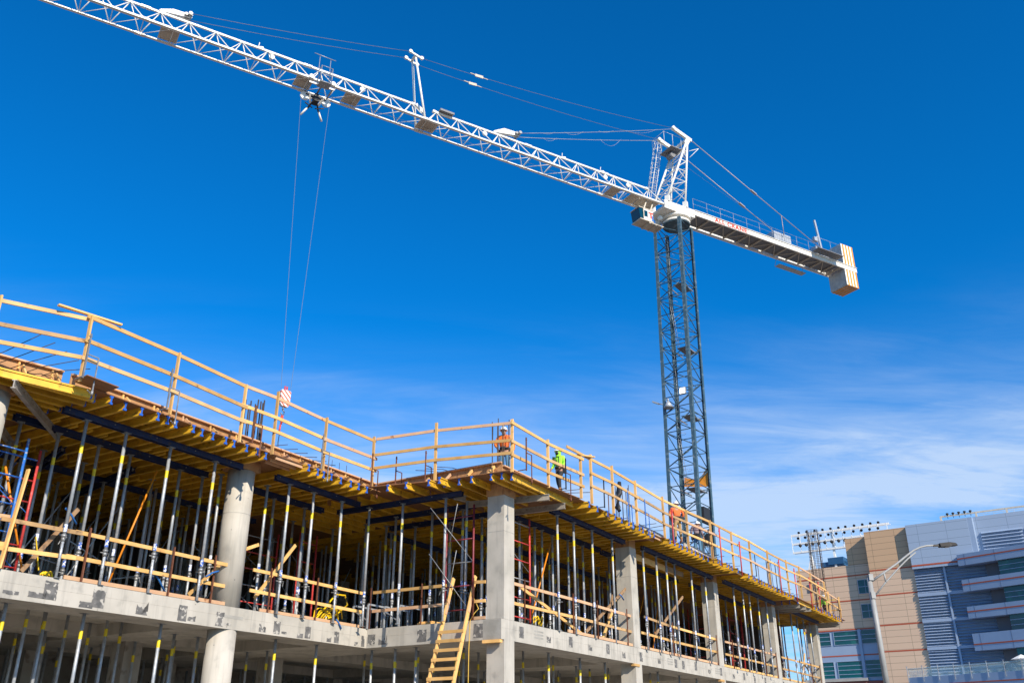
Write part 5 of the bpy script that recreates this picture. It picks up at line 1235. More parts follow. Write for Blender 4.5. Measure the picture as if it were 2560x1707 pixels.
for z in (44.2, 44.8, 45.5): 
    g.tube(K(U0 - .35, -1.75, z), K(U0 + .45, -1.75, z), .025, 5)
    for u in (-.35, .45): g.tube(K(U0 + u, -1.75, z), K(U0 + u, -1.02, z), .025, 5)
g.tube(K(U0 - .8, -1.1, 46.9), K(U0 + .8, -1.1, 46.85), .03, 5)
g.box(U0 - .35, U0 + .45, -1.75, -1.02, 44.16, 44.2, K)
build(g, 'service_basket', M['galv'], tr)
g = MB(); g.box(U0 - .17, U0 + .17, -.1, .5, 43.7, 44.3, K); g.box(U0 - .75, U0 + .75, .2, .3, 44.15, 44.3, K)
for s_ in (-1, 1):
    g.bar(K(U0 + .15 * s_, .35, 43.9), K(U0 + .4 * s_, .6, 43.35), .09, .09); g.bar(K(U0 + .7 * s_, .3, 43.55), K(U0 + .1 * s_, .5, 43.45), .06, .06)
build(g, 'sheave_block', M['black'], tr)
for s_ in (-1, 1):
    g = MB(); g.tube(K(U0 + s_ * .78, .2, 44.05), K(U0 + s_ * .78, .32, 44.05), .34, 16); build(g, 'sheave', M['white'], tr)
    g = MB(); g.tube(K(U0 + .42 * s_, .62, 43.4), K(U0 + .78 * s_, .82, 42.8), .07, 8); g.bar(K(U0 + .5 * s_, .0, 44.2), K(U0 + .3 * s_, .45, 43.75), .12, .12); build(g, 'guide_arm', M['white'], tr)
HZ = 20.9
hookp = K(U0 + .08, .1, HZ)
for s_ in (-1, 1):
    g = MB(); g.tube(K(U0 + 1.05 * s_, .25, 44.0), hookp + CU * (.30 * s_) + Vector((0, 0, 1.0)), .012, 5, cap=False); part(g, 'hoist_line', M['line'])
for k in range(3):
    g = MB(); g.tube(K(-3, -.1 + .12 * k, 44.95 + .1 * k), K(U0, -.1 + .12 * k, 44.5 + .1 * k), .012, 4); part(g, 'trolley_rope', M['cable'])
# hook block (hangs from the crane: its own thing)
hk = empty('hook_block', hookp, CROT + R(12), 'red and white striped crane hook block hanging above the deck guardrail', 'crane hook')
def HK(x, y, z): return PM[hk.name] @ Vector((x, y, z))
stripe = mat('red and white stripes', (.8, .8, .78), .5); t = stripe.node_tree; p = t.nodes['Principled BSDF']
co = t.nodes.new('ShaderNodeTexCoord'); mpn = t.nodes.new('ShaderNodeMapping'); mpn.inputs['Rotation'].default_value = (0, R(45), 0)
wv = t.nodes.new('ShaderNodeTexWave'); wv.inputs['Scale'].default_value = 1.45; wv.bands_direction = 'X'
cr = t.nodes.new('ShaderNodeValToRGB'); cr.color_ramp.interpolation = 'CONSTANT'; cr.color_ramp.elements[0].color = (.82, .80, .76, 1); cr.color_ramp.elements[1].position = .52; cr.color_ramp.elements[1].color = (.72, .16, .10, 1)
t.links.new(co.outputs['Object'], mpn.inputs[0]); t.links.new(mpn.outputs[0], wv.inputs[0]); t.links.new(wv.outputs[0], cr.inputs[0]); t.links.new(cr.outputs[0], p.inputs['Base Color'])
g = MB(); g.prism([(-.33, 0.05), (-.2, -.12), (.2, -.14), (.3, .05), (.33, .85), (.25, .92), (-.27, .92), (-.33, .85)], -.12, .12, lambda x, z, y: HK(x, y, z)); build(g, 'block_cheek', stripe, hk)
g = MB(); g.bar(HK(-.06, 0, .9), HK(-.06, 0, 1.2), .06, .06); g.bar(HK(.08, 0, .9), HK(.08, 0, 1.2), .06, .06); build(g, 'rope_guide', M['red'], hk)
g = MB(); g.tube(HK(-.05, 0, -.12), HK(-.05, 0, -.35), .05, 8); g.path([HK(-.05, 0, -.35), HK(.06, 0, -.45), HK(.05, 0, -.6), HK(-.08, 0, -.66), HK(-.18, 0, -.56)], .04, 6); build(g, 'hook', M['galvdk'], hk)
g = MB(); g.tube(HK(-.05, 0, -.72), HK(-.06, 0, -1.25), .09, 10, .06); g.tube(HK(-.1, 0, -1.3), HK(-.14, 0, -1.75), .06, 8); build(g, 'swivel', M['red'], hk)
g = MB(); g.tube(HK(-.1, 0, -1.7), HK(-.32, 0, -4.6), .015, 5); g.tube(HK(-.1, 0, -1.7), HK(-.1, 0, -4.8), .015, 5); build(g, 'sling', M['black'], hk)
# ================================================================== STREET LAMP
lamp = empty('street_lamp', (13.86, 36, 0), 0, 'tall grey street lamp with curved double arm and dark head', 'street lamp')
def LQ(px, py, D=36):
    r = ray(px, py); t_ = D / r.y; return r * t_ + Vector((0, 0, 1.6))
g = MB(); g.tube((13.86, 36, 0), (13.84, 36, 3), .12, 20, .11); g.tube((13.84, 36, 3), (13.79, 36, 7.8), .11, 20, .095); g.tube((13.79, 36, 7.8), (13.79, 36, 7.86), .12, 20, .07); part(g, 'pole', M['polegrey'], lamp)
f5 = lambda x, y: (1920 + x / 3.2875, 1230 + y / 3.2875)
g = MB(); g.path([LQ(*f5(x, y)) for x, y in [(855, 728), (960, 655), (1060, 585), (1140, 520), (1195, 478), (1250, 452), (1300, 440), (1362, 436)]], [.045, .043, .041, .04, .038, .036, .036, .036], 10)
part(g, 'arm', M['polegrey'], lamp)
g = MB(); g.path([LQ(*f5(x, y)) for x, y in [(875, 855), (968, 738), (1075, 620), (1150, 545), (1212, 495)]], .03, 8); g.tube(LQ(*f5(952, 662)), LQ(*f5(970, 738)), .035, 8); part(g, 'brace', M['polegrey'], lamp)
for y in (700, 848): g = MB(); P = LQ(*f5(845 if y < 800 else 865, y)); g.bar(P + Vector((-.03, -.1, -.12)), P + Vector((-.03, -.1, .12)), .16, .06, up=(0, 1, 0)); part(g, 'clamp_plate', M['polegrey'], lamp)
g = MB(); A_ = LQ(*f5(1358, 438)); B_ = LQ(*f5(1552, 428)); ax = (B_ - A_); L_ = ax.length; ax.normalize()
def LH(x, y, z): return A_ + ax * x + Vector((0, y, 0)) + Vector((-ax.z, 0, ax.x)) * z
sec_ = [(0, .045, -.04, .04), (.22, .05, -.04, .04), (.24, .13, -.07, .07), (.6, .18, -.08, .09), (L_ - .25, .16, -.05, .08), (L_ - .06, .12, -.05, .05), (L_, .08, -.045, -.02)]
vs = []; fs = []
for (x, w, zb, zt) in sec_: vs += [LH(x, -w, zb), LH(x, w, zb), LH(x, w * .7, zt), LH(x, -w * .7, zt)]
for i in range(len(sec_) - 1):
    for k in range(4): fs.append((i * 4 + k, i * 4 + (k + 1) % 4, i * 4 + 4 + (k + 1) % 4, i * 4 + 4 + k))
fs += [(3, 2, 1, 0), tuple(len(sec_) * 4 - 4 + k for k in range(4))]
g.add(vs, fs); part(g, 'lamp_head', M['lampdk'], lamp)
g = MB(); g.box(.45, L_ - .3, -.13, .13, -.085, -.079, LH); part(g, 'lens', mat('lamp lens', (.30, .26, .20), .3), lamp)
# ================================================================== BACKGROUND BUILDINGS
FD = dirv(126); FN = Vector((-FD.y, FD.x, 0)); FP = Vector((54.909, 123.329, 0)); FROT = math.atan2(FD.y, FD.x)
hosp = empty('office_building', FP, FROT, 'large tan and blue-grey building with orange stripes, teal windows and louvred tower at far right', 'building')
def F_(x, y, z): return FP + FD * x + FN * y + Vector((0, 0, z))
def fb(name, x0, x1, y0, y1, z0, z1, m, par=None):
    g = MB(); g.box(x0, x1, y0, y1, z0, z1, F_); return build(g, name, m, par or hosp)
fb('wall', -7.22, -1.45, .0, 14, 0, 29.64, M['tandk'])
fb('wall', -10.4, -7.225, 1.5, 14, 25.7, 29.33, M['tandk'])
w_ = fb('wall', -18.0, -7.225, 1.5, 14, 17.06, 25.65, M['tan'])
fb('cladding', -7.21, -1.452, -.02, -.003, 0, 24.2, M['tan'], w_)
fb('wall', -18.0, -7.225, 1.56, 14, 10.4, 17.055, M['bldblue'])
fb('wall', -18.6, -7.225, 1.2, 14, 0, 10.35, M['brick'])
fb('coping', -18.7, -9.9, 1.0, 1.8, 10.38, 10.75, M['pave'])
for z in (24.32, 21.0, 17.1, 13.78):
    fb('orange_stripe', -7.23, -1.44, -.035, -.021, z - .09, z + .09, M['paint_or'])
for z in (24.2, 20.86, 17.05): fb('orange_stripe', -18.02, -7.23, 1.47, 1.498, z - .09, z + .09, M['paint_or'])
for (x0, x1) in ((-18.0, -10.3), (-10.05, -7.24)): fb('orange_stripe', x0, x1, 1.53, 1.558, 13.62, 13.78, M['paint_or'])
def fwin(x0, x1, z0, z1, y, hb=(), vb=(), mw=M['teal']):
    f = fb('window', x0, x1, y - .03, y - .004, z0, z1, mw)
    fr = MB(); t_ = .05
    for (a0, a1, c0, c1) in ((x0 - t_, x1 + t_, z0 - t_, z0), (x0 - t_, x1 + t_, z1, z1 + t_), (x0 - t_, x0, z0, z1), (x1, x1 + t_, z0, z1)): fr.box(a0, a1, y - .1, y - .001, c0, c1, F_)
    for h in hb: fr.box(x0, x1, y - .08, y - .031, h - .035, h + .035, F_)
    for v in vb: fr.box(v - .025, v + .025, y - .078, y - .032, z0, z1, F_)
    build(fr, 'frame', M['bldblue'], f)
for (z0, z1) in ((21.7, 23.47), (18.43, 20.19)): fwin(-9.4, -7.6, z0, z1, 1.5, ((z0 + z1) / 2,), (-8.5,))
fwin(-13.78, -10.5, 15.15, 16.84, 1.56, (15.72, 16.28), ()); fwin(-10.0, -7.5, 15.15, 16.88, 1.56, (15.72, 16.28), ())
fwin(-13.78, -10.5, 10.85, 12.93, 1.56, (11.3, 11.85, 12.4), ()); fwin(-10.0, -7.5, 10.85, 12.97, 1.56, (11.3, 11.85, 12.4), ())
fwin(-17.6, -14.3, 15.15, 16.8, 1.56, (15.72, 16.28), (-16,)); fwin(-17.6, -14.3, 10.85, 12.93, 1.56, (11.3, 11.85, 12.4), (-16,))
fb('pilaster', -10.42, -10.08, 1.35, 1.56, 10.76, 17.0, M['bldblue'])
fb('louvred_vent', -16.6, -15.65, 1.44, 1.498, 22.4, 23.55, M['louvdk'])
# metal tower
fb('wall', -1.448, 6.3, -.75, 14, 23.86, 29.70, M['bpan'])
fb('wall', -1.448, 14.5, .0, 14, 0, 23.855, M['louv'])
fb('orange_stripe', -1.46, 4.9, -.78, -.752, 24.15, 24.36, M['paint_or'])
fb('corner_strip', 6.302, 6.9, -.7, 6, 23.6, 29.72, M['bldblue'])
fb('wall', 6.902, 19, .3, 14, 23.3, 29.9, M['bpan'])
def louvres(name, x0, x1, z0, z1, y, step=.36, m=M['bldblue'], dep=.34):
    g = MB(); z = z0
    while z < z1 - .08:
        g.add([F_(x0, y, z), F_(x1, y, z), F_(x1, y - dep, z + .04), F_(x0, y - dep, z + .04), F_(x0, y, z + step * .72), F_(x1, y, z + step * .72)], [(0, 1, 2, 3), (3, 2, 5, 4), (4, 5, 1, 0), (0, 3, 4), (1, 5, 2)]); z += step
    return build(g, name, m, hosp)
for (z0, z1) in ((20.75, 23.8), (17.4, 20.3), (14.0, 17.0), (9.4, 13.6)):
    louvres('louvre_panel', -1.44, 2.25, z0, z1, -.01); louvres('louvre_panel', 2.5, 9.2, z0, z1, -.01)
for (z0, z1) in ((20.31, 20.74), (17.01, 17.39), (13.61, 13.99)): fb('plain_band', -1.446, 9.2, -.36, -.002, z0, z1, M['bldblue'])
fb('mullion', 2.252, 2.498, -.42, -.37, 9.0, 23.82, M['bldblue'])
louvres('louvre_panel', 7.5, 12.4, 24.6, 27.9, .29, .42); louvres('louvre_panel', 12.75, 18.5, 24.6, 27.9, .29, .42)
for i in range(30): pass
# balconies on the skewed wing
BD = dirv(143); BN = Vector((-BD.y, BD.x, 0))
def G_(x, y, z): return FP + BD * x + BN * y + Vector((0, 0, z))
def gb(name, x0, x1, y0, y1, z0, z1, m, par=None):
    g = MB(); g.box(x0, x1, y0, y1, z0, z1, G_); return build(g, name, m, par or hosp)
for (z0, z1, zs) in ((23.56, 24.98, 24.42), (20.32, 21.78, 21.18), (17.02, 18.45, 17.83), (13.15, 15.18, 13.89)):
    o = gb('balcony_band', 4.55, 22, 0, 2.6, z0, z1, M['bldblue'])
    gb('band_stripe', 4.53, 22.02, -.03, -.002, zs - .08, zs + .08, M['paint_or'], o)
    g = MB()
    for x in (5.5, 9.4, 13.5): g.box(x, x + .03, -.012, -.003, z0 + .01, z1 - .01, G_)
    build(g, 'panel_joint', M['louvdk'], o)
for (z0, z1) in ((21.79, 23.55), (18.46, 20.31), (15.19, 17.01), (10.1, 13.14)):
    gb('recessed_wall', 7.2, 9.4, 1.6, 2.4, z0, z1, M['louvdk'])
    f = gb('glazing', 9.4, 22, .5, .55, z0, z1, M['teal'])
    g = MB(); n = 2
    for k in range(1, n + 1): g.box(9.4, 22, .42, .49, z0 + (z1 - z0) * k / (n + 1) - .03, z0 + (z1 - z0) * k / (n + 1) + .03, G_)
    build(g, 'mullion', M['bldblue'], f)
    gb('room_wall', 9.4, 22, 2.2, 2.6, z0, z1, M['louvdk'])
# terrace
ter = gb('terrace', -2.65, 22, -4, -1, 8.9, 10.24, M['bldblue'])
gb('terrace', 4, 22, -.99, 3.5, 8.9, 10.0, M['pave']); gb('terrace_support', -2, 21, -3.6, -1, 0, 8.89, M['tan'])
gb('orange_stripe', 2.6, 22, -4.03, -4.002, 9.22, 9.36, M['paint_or'])
rail = empty('glass_balustrade', G_(-2.6, -3.9, 10.24), 0, 'green tinted glass balustrade with steel posts along the terrace at lower right', 'glass railing')
glassm = mat('balustrade glass', (.75, .9, .85), .03); pb = glassm.node_tree.nodes['Principled BSDF']; pb.inputs['Transmission Weight'].default_value = .0; pb.inputs['Alpha'].default_value = .28
for k in range(10):
    x = -2.6 + k * 2.05
    g = MB(); g.box(x + .05, x + 1.95, -3.93, -3.915, 10.25, 11.35, G_); build(g, 'glass_pane', glassm, rail)
    g = MB(); g.bar(G_(x, -4.06, 9.7), G_(x, -4.06, 11.55), .07, .07, up=BD); g.bar(G_(x - .12, -4.06, 11.55), G_(x + .12, -4.06, 11.55), .04, .04); g.bar(G_(x, -4.06, 10.5), G_(x + .15, -3.94, 10.5), .05, .05); build(g, 'post', M['galv'], rail)
g = MB(); g.tube(G_(-2.6, -4.0, 11.2), G_(16, -4.0, 11.2), .03, 5); build(g, 'handrail', M['galv'], rail)
um = empty('patio_umbrella', G_(11.4, -3.0, 10.24), 0, 'white patio umbrella on the terrace at the right edge', 'umbrella')
g = MB(); c = G_(11.4, -3.0, 11.95); n = 8; vs = [c + Vector((0, 0, .12))] + [c + Vector((math.cos(2 * math.pi * i / n) * 1.25, math.sin(2 * math.pi * i / n) * 1.25, -.42)) for i in range(n)]
g.add(vs, [(0, 1 + i, 1 + (i + 1) % n) for i in range(n)]); build(g, 'canopy', M['whitep'], um)
g = MB(); g.tube(G_(11.4, -3, 10.24), G_(11.4, -3, 12.0), .03, 6); build(g, 'mast', M['galv'], um)
for i, (x, y) in enumerate([(10.4, -3.2), (12.3, -3.3)]):
    t_ = empty('patio_chair', G_(x, y, 10.24), 0, 'white wire patio chair %s the umbrella pole' % ('left of', 'right of')[i], 'chair', 'patio chairs')
    g = MB(); c = G_(x, y, 10.69); g.tube(c, c + Vector((0, 0, .04)), .24, 10); build(g, 'seat', M['whitep'], t_)
    g = MB(); g.path([c + Vector((math.cos(a) * .25, math.sin(a) * .25, .03 + .4 * math.sin((a - .3) / 2.6 * math.pi))) for a in [.3 + 2.6 * k / 8 for k in range(9)]], .025, 5); build(g, 'backrest', M['whitep'], t_)
    for k in range(4):
        g = MB(); a = .78 + 1.57 * k; g.tube(c + Vector((math.cos(a) * .2, math.sin(a) * .2, 0)), c + Vector((math.cos(a) * .26, math.sin(a) * .26, -.44)), .018, 5); build(g, 'leg', M['whitep'], t_)
t_ = empty('patio_table', G_(11.4, -3.0, 10.24), 0, 'round white patio table under the umbrella', 'table')
g = MB(); g.tube(G_(11.4, -3, 10.94), G_(11.4, -3, 10.98), .5, 14); build(g, 'table_top', M['whitep'], t_)
g = MB(); g.tube(G_(11.4, -3, 10.25), G_(11.4, -3, 10.94), .06, 8); build(g, 'leg', M['whitep'], t_)
# blue roof piece and floodlight rack behind
ro = empty('metal_roof', F_(-16.5, 14, 27), FROT, 'dark blue metal roof piece behind the tan parapet', 'roof')
g = MB(); g.box(-18.3, -14.6, 14.2, 17, 28.1, 28.8, F_); build(g, 'roof_sheet', M['blueroof'], ro)
g = MB(); g.box(-17.0, -14.6, 14.0, 17, 28.3, 29.35, F_); build(g, 'roof_box', M['blueroof'], ro)
rk = empty('floodlight_rack', F_(-20, 14, 24), FROT, 'long white steel floodlight rack standing behind the tan building', 'floodlights')
g = MB(); OY = 14.0
for z in (33.5, 32.1, 30.75):
    x1 = -7 if z > 32 else -13.5
    g.bar(F_(-22.35, OY, z), F_(x1, OY, z), .14, .28); g.bar(F_(-22.35, OY + .9, z), F_(x1, OY + .9, z), .1, .1); 
x = -22.3
while x < -7:
    g.bar(F_(x, OY - .05, 30.75 if x < -13.5 else 32.1), F_(x, OY - .05, 33.6), .09, .09, up=FN); g.bar(F_(x, OY, 32.1), F_(x, OY + .9, 32.1), .06, .06); x += 1.36
build(g, 'rack_frame', M['whitep'], rk)
g = MB()
for x in (-19.6, -15.9): g.bar(F_(x, OY + .3, 24), F_(x, OY + .3, 33.4), .32, .32, up=FN)
for s_ in (-.8, .5): g.bar(F_(-19.6 + s_, OY + .3, 27.4), F_(-19.6, OY + .3, 30.0), .2, .2)
build(g, 'column', M['whitep'], rk)
q = random.Random(4)
for (z, x0, x1) in ((31.75, -20.9, -13.6), (33.0, -21.2, -8.0), (33.95, -21, -7.8)):
    x = x0
    while x < x1:
        g = MB(); c = F_(x + q.uniform(-.1, .1), OY - .25 + .4 * (z > 33.5), z); g.ball(c, .27, 10, 5, (1, .7, 1)) if z < 32 else g.tube(c + FN * .2, c - FN * .05 - Vector((0, 0, .1)), .17 if z < 33.5 else .14, 8, .22)
        g.tube(c, c - Vector((0, 0, .35)), .03, 4); build(g, 'floodlight', M['lampdk'], rk); x += 1.0 if z < 32 else 1.25
r2 = empty('floodlight_rail', F_(2.8, 1, 29.7), FROT, 'white roof rail with five floodlights on top of the blue-grey tower', 'floodlights')
g = MB(); g.bar(F_(2.75, 1.5, 30.7), F_(19, 1.5, 30.7), .16, .2)
for x in (2.8, 7.2, 10.9, 15): g.bar(F_(x, 1.5, 29.5), F_(x, 1.5, 30.75), .22, .22, up=FN)
g.bar(F_(7.6, 1.0, 30.3), F_(19, 1.0, 30.3), .03, .03)
for k in range(9): g.bar(F_(8.2 + k * 1.2, 1.0, 29.8), F_(8.2 + k * 1.2, 1.0, 30.3), .03, .03, up=FN)
build(g, 'rail_frame', M['cream'], r2)
for k in range(5):
    g = MB(); c = F_(3.7 + k * .72, 1.45, 30.95); g.ball(c, .2, 10, 5, (1, 1, .8), 0); g.tube(c, c - Vector((0, 0, .6)), .035, 5); g.tube(c - Vector((0, 0, .25)), c - Vector((0, 0, .02)), .05, 6, .16); build(g, 'floodlight', M['lampdk'], r2)
# ================================================================== PEOPLE
def skin_mesh(nodes, edges, radii, root, sub=2):
    me = bpy.data.meshes.new('sk'); me.from_pydata([tuple(n) for n in nodes], edges, []); me.update()
    o = bpy.data.objects.new('sk', me); C.objects.link(o)
    o.modifiers.new('s', 'SKIN'); 
    lay = me.skin_vertices[0].data if me.skin_vertices else None
    if lay is None:
        me.skin_vertices if False else None
        bm = bmesh.new(); bm.from_mesh(me); bm.verts.layers.skin.verify(); bm.to_mesh(me); bm.free(); lay = me.skin_vertices[0].data
    for i, r_ in enumerate(radii):
        lay[i].radius = r_ if isinstance(r_, tuple) else (r_, r_); lay[i].use_root = (i == root)
    m2 = o.modifiers.new('u', 'SUBSURF'); m2.levels = sub; m2.render_levels = sub
    bpy.context.view_layer.update()
    out = bpy.data.meshes.new_from_object(o.evaluated_get(bpy.context.evaluated_depsgraph_get()))
    bpy.data.objects.remove(o); return out
def mesh_into(g, me):
    g.add([v.co.copy() for v in me.vertices], [list(p.vertices) for p in me.polygons], True)
def finger_tips(g, wrist, elbow, side, s):
    d = (Vector(wrist) - Vector(elbow)).normalized(); fw = Vector((1, 0, 0)); fw = (fw - d * fw.dot(d)).normalized(); n = d.cross(fw)
    W0 = Vector(wrist)
    g.path([W0, W0 + d * .05 * s, W0 + d * .09 * s], [.026 * s, .038 * s, .034 * s], 8)
    for k in range(4):
        b = W0 + d * .085 * s + fw * (.03 - .02 * k) * s; L_ = (.07, .08, .075, .06)[k] * s
        g.path([b, b + d * L_ * .5 + n * .008 * side, b + d * L_ * .85 + n * .03 * side * s], [.0095 * s, .009 * s, .007 * s], 6)
    b = W0 + d * .03 * s + fw * .03 * s; g.path([b, b + d * .03 * s + fw * .028 * s, b + d * .06 * s + fw * .035 * s], [.012 * s, .011 * s, .009 * s], 6)
def person(loc, yaw, h, J, label, shirt, legs, boots, vest=None, hood=None, helm='helmet', mask=None, belt=True):
    """J: joint positions for a 1.75 m figure, x forward, y left, z up"""
    s = h / 1.75
    root = empty('person', loc, yaw, label, 'person')
    j = {k: Vector(v) * s for k, v in J.items()}
    names = ['pelvis', 'waist', 'chest', 'neck', 'headb', 'headm', 'headt']
    nodes = [j['pelvis'], j['waist'], j['chest'], j['neck'], j['head'] + Vector((-.01, 0, -.09)) * s, j['head'], j['head'] + Vector((0, 0, .075)) * s]
    rad = [(.12 * s, .15 * s), (.105 * s, .135 * s), (.12 * s, .165 * s), .055 * s, .066 * s, .088 * s, .068 * s]
    rad = [r_ if isinstance(r_, tuple) else (r_, r_) for r_ in rad]
    ed = [(0, 1), (1, 2), (2, 3), (3, 4), (4, 5), (5, 6)]
    def chain(start, pts, rr_):
        p = start
        for q_, r_ in zip(pts, rr_): nodes.append(Vector(q_)); rad.append((r_, r_)); ed.append((p, len(nodes) - 1)); p = len(nodes) - 1
    for sd, sg in (('L', 1), ('R', -1)):
        chain(2, [j['sh' + sd], j['el' + sd], j['wr' + sd]], [.06 * s, .042 * s, .028 * s])
        chain(0, [j['pelvis'] + Vector((0, .09 * sg, -.04)) * s, j['kn' + sd], j['an' + sd], j['an' + sd] + (Vector((.13, .01 * sg, -.04)) * s)], [.088 * s, .058 * s, .042 * s, .04 * s])
    g = MB(); mesh_into(g, skin_mesh(nodes, ed, rad, 0, 1))
    hd = j['head']; fwd = Vector((1, 0, -.15)).normalized()
    g.path([hd + Vector((.07, 0, .02)) * s, hd + Vector((.105, 0, -.02)) * s, hd + Vector((.085, 0, -.03)) * s], [.008 * s, .014 * s, .01 * s], 6)   # nose
    for sg in (1, -1): g.ball(hd + Vector((0, .085 * sg, -.01)) * s, .022 * s, 6, 4, (.9, .4, 1.3))
    for sd, sg in (('L', 1), ('R', -1)): finger_tips(g, j['wr' + sd], j['el' + sd], sg, s)
    body = build(g, 'body', M['skin'], root, False)
    g = MB()
    for sg in (1, -1): g.ball(hd + Vector((.078, .032 * sg, .012)) * s, .010 * s, 6, 4)
    g.bar(hd + Vector((.082, -.022, -.055)) * s, hd + Vector((.082, .022, -.055)) * s, .008 * s, .006 * s)
    build(g, 'eyes_and_mouth', M['dark'], body, False)
    def cloth(name, pts, rr_, eds, rt, m, par=root, sub=1):
        g = MB(); mesh_into(g, skin_mesh(pts, eds, rr_, rt, sub)); return build(g, name, M[m], par, False)
    top = cloth('shirt', [j['pelvis'] + Vector((0, 0, .02)) * s, j['waist'], j['chest'], j['neck'] - Vector((0, 0, .03)) * s, j['shL'], j['elL'], j['wrL'] * .88 + j['elL'] * .12, j['shR'], j['elR'], j['wrR'] * .88 + j['elR'] * .12],
                [(.135 * s, .165 * s), (.125 * s, .155 * s), (.14 * s, .185 * s), (.07 * s, .08 * s)] + [(.078 * s, .078 * s), (.06 * s, .06 * s), (.045 * s, .045 * s)] * 2,
                [(0, 1), (1, 2), (2, 3), (2, 4), (4, 5), (5, 6), (2, 7), (7, 8), (8, 9)], 0, shirt)
    cloth('trousers', [j['pelvis'] + Vector((0, 0, .06)) * s, j['pelvis'], j['pelvis'] + Vector((0, .09, -.06)) * s, j['knL'], j['anL'] + Vector((0, 0, .04)) * s, j['pelvis'] + Vector((0, -.09, -.06)) * s, j['knR'], j['anR'] + Vector((0, 0, .04)) * s],
          [(.12 * s, .15 * s), (.125 * s, .155 * s), (.102 * s,) * 2, (.075 * s,) * 2, (.062 * s,) * 2, (.102 * s,) * 2, (.075 * s,) * 2, (.062 * s,) * 2],
          [(0, 1), (1, 2), (2, 3), (3, 4), (1, 5), (5, 6), (6, 7)], 0, legs)
    for sd in 'LR':
        a = j['an' + sd]; g = MB(); g.path([a + Vector((0, 0, .10)) * s, a + Vector((.0, 0, .0)) * s, a + Vector((.03, 0, -.05)) * s], [.055 * s, .056 * s, .05 * s], 8)
        g.path([a + Vector((-.06, 0, -.055)) * s, a + Vector((.03, 0, -.05)) * s, a + Vector((.12, 0, -.06)) * s, a + Vector((.2, 0, -.07)) * s], [.04 * s, .05 * s, .05 * s, .034 * s], 8); build(g, 'boot', M[boots], root, False)
    if vest:
        w = j['waist']; c = j['chest']
        v_ = cloth('vest', [j['pelvis'] + Vector((0, 0, .1)) * s, w, c, c + Vector((0, 0, .12)) * s], [(.14 * s, .17 * s), (.135 * s, .168 * s), (.15 * s, .19 * s), (.10 * s, .14 * s)], [(0, 1), (1, 2), (2, 3)], 0, vest)
        g = MB()
        for sg in (1, -1) if vest != 'orangecl' else (1,):
            for xx in (.158, -.158): g.bar(w + Vector((xx * .95, .09 * sg, -.05)) * s, c + Vector((xx, .10 * sg, .13)) * s, .012 * s, .05 * s, up=(0, 1, 0))
        build(g, 'reflective_tape' if vest != 'orangecl' else 'vest_seam', M['refl'] if vest != 'orangecl' else M['orangedk'], v_, False)
    if belt:
        g = MB(); c = j['pelvis'] + Vector((0, 0, .08)) * s; g.tube(c, c + Vector((0, 0, .07)) * s, .175 * s, 14)
        g.box(-.2 * s + c.x, -.1 * s + c.x, c.y - .22 * s, c.y - .08 * s, c.z - .16 * s, c.z + .04 * s); g.box(c.x - .1 * s, c.x + .05 * s, c.y + .16 * s, c.y + .25 * s, c.z - .18 * s, c.z + .04 * s)
        build(g, 'tool_belt', M['dark'], root, False)
    if hood:
        g = MB(); g.ball(hd + Vector((-.015, 0, -.02)) * s, .118 * s, 12, 8, (1, .95, 1.15)); g.path([hd + Vector((-.01, 0, -.08)) * s, j['neck'] - Vector((0, 0, .02)) * s], [.1 * s, .11 * s], 10); build(g, 'hood', M[hood], root, False)
        g = MB(); g.ball(hd + Vector((.045, 0, -.045)) * s, .085 * s, 10, 6, (1, .9, .9)); build(g, 'face_mask', M['black'], root, False)
        g = MB()
        for sg in (1, -1): g.path([j['chest'] + Vector((.17, .08 * sg, .1)) * s, j['waist'] + Vector((.16, .06 * sg, 0)) * s, j['pelvis'] + Vector((.15, .1 * sg, .05)) * s], .018 * s, 5); g.path([j['chest'] + Vector((-.17, .08 * sg, .1)) * s, j['waist'] + Vector((-.16, -.06 * sg, 0)) * s], .018 * s, 5)
        build(g, 'harness', M['black'], root, False)
    g = MB(); c = hd + Vector((-.005, 0, .035)) * s
    g.ball(c, .128 * s, 16, 6, (1.12, .95, 1.0), 0); g.tube(c + Vector((0, 0, -.01)) * s, c + Vector((0, 0, .01)) * s, .14 * s, 16); g.add([c + Vector(p) * s for p in [(.1, -.09, 0), (.2, -.05, -.02), (.2, .05, -.02), (.1, .09, 0), (.1, -.09, .02), (.2, -.05, 0), (.2, .05, 0), (.1, .09, .02)]], [(0, 1, 2, 3), (7, 6, 5, 4), (0, 4, 5, 1), (1, 5, 6, 2), (2, 6, 7, 3), (3, 7, 4, 0)])
    g.bar(c + Vector((-.12, 0, .08)) * s, c + Vector((.12, 0, .08)) * s, .03 * s, .1 * s)
    build(g, 'hard_hat', M[helm], root, False)
    return root
def spot(top, foot, h):
    """ground spot of a figure whose crown and feet are surveyed at these two pixels"""
    a, b = ray(*top), ray(*foot)
    d = h / (a.z / math.hypot(a.x, a.y) - b.z / math.hypot(b.x, b.y)); k = d / math.hypot(b.x, b.y)
    return Vector((b.x * k, b.y * k, 1.6 + b.z * k))
stand = dict(pelvis=(0, 0, .93), waist=(0, 0, 1.1), chest=(.0, 0, 1.32), neck=(.0, 0, 1.5), head=(.03, 0, 1.62), shL=(0, .19, 1.42), elL=(-.02, .25, 1.14), wrL=(.1, .27, .92), shR=(0, -.19, 1.42), elR=(-.02, -.25, 1.14), wrR=(.1, -.27, .92),
             knL=(.02, .11, .5), anL=(0, .13, .09), knR=(.02, -.11, .5), anR=(0, -.13, .09))
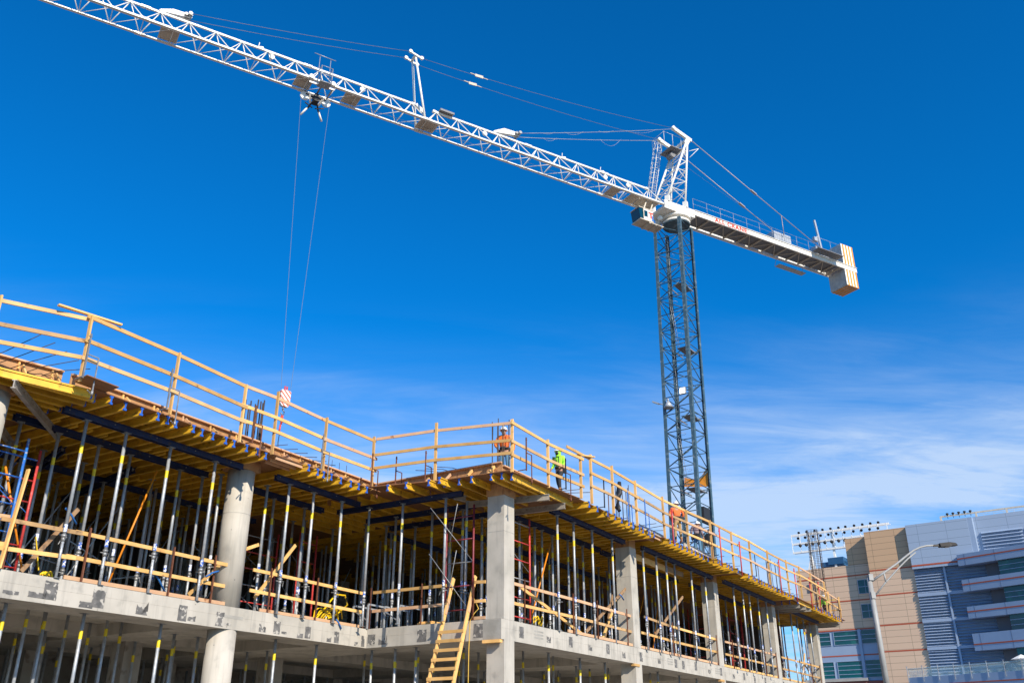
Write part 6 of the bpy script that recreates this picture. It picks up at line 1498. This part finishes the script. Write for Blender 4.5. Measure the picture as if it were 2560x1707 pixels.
A1 = dict(stand, chest=(.06, 0, 1.33), neck=(.12, 0, 1.49), head=(.2, 0, 1.58), shL=(.05, .2, 1.42), shR=(.05, -.2, 1.42), elL=(.05, .31, 1.15), wrL=(.12, .3, .9), elR=(.1, -.3, 1.17), wrR=(.28, -.2, 1.0))
P1 = W(.75, .9, ZD + .0); 
hp = onplane(1262, 1071, W(0, .75, 0), BA); P1 = Vector((hp.x, hp.y, hp.z - 1.74))
person(P1, R(-100), 1.75, A1, 'worker in orange shirt, jeans and white hard hat looking down behind the corner rebars', 'orangecl', 'jean', 'boot', vest='orangecl')
A2 = dict(stand, pelvis=(0, 0, .9), waist=(.0, 0, 1.08), chest=(.03, 0, 1.3), neck=(.05, 0, 1.48), head=(.1, 0, 1.60), shL=(.02, .19, 1.41), elL=(.04, .25, 1.14), wrL=(.22, .2, 1.0), shR=(.02, -.19, 1.41), elR=(.0, -.24, 1.13), wrR=(.2, -.24, .95),
          knL=(.22, .1, .55), anL=(.18, .1, .12), knR=(-.06, -.1, .48), anR=(-.32, -.1, .12))
P2 = spot((1411, 1128), (1400, 1236), 1.66)
person(P2, BROT + R(180), 1.75, A2, 'worker in lime hood, white hard hat and black harness walking along the deck edge', 'hiviz', 'dark', 'boot', hood='hiviz')
A3 = dict(stand, elL=(-.05, .34, 1.18), wrL=(.12, .24, 1.0), elR=(.0, -.32, 1.18), wrR=(.15, -.22, 1.0))
P3 = spot((1696, 1253), (1697, 1354), 1.75)
person(P3, R(100), 1.75, A3, 'worker in burnt orange shirt and khaki trousers, back turned, before the crane mast', 'orangedk', 'khaki', 'boot', vest=None, helm='red' if False else 'helmet')
P4 = spot((1733, 1298), (1745, 1376), 1.45); P4.z -= .3
person(P4, R(60), 1.75, dict(stand, pelvis=(0, 0, .92), waist=(.05, 0, 1.08), chest=(.12, 0, 1.28), neck=(.2, 0, 1.44), head=(.25, 0, 1.55)), 'worker in striped shirt, jeans and white hard hat right of the burnt orange shirt', 'plaid', 'jean', 'boot', vest=None)
P5 = onplane(2060, 1485, W(38.0, 0, 0), BB); P5.z -= 1.72
person(P5, BROT + R(180), 1.75, dict(stand, chest=(.1, 0, 1.26), neck=(.2, 0, 1.4), head=(.28, 0, 1.5)), 'worker in lime shirt and white hard hat stooping at the far right deck end', 'hiviz', 'dark', 'boot')
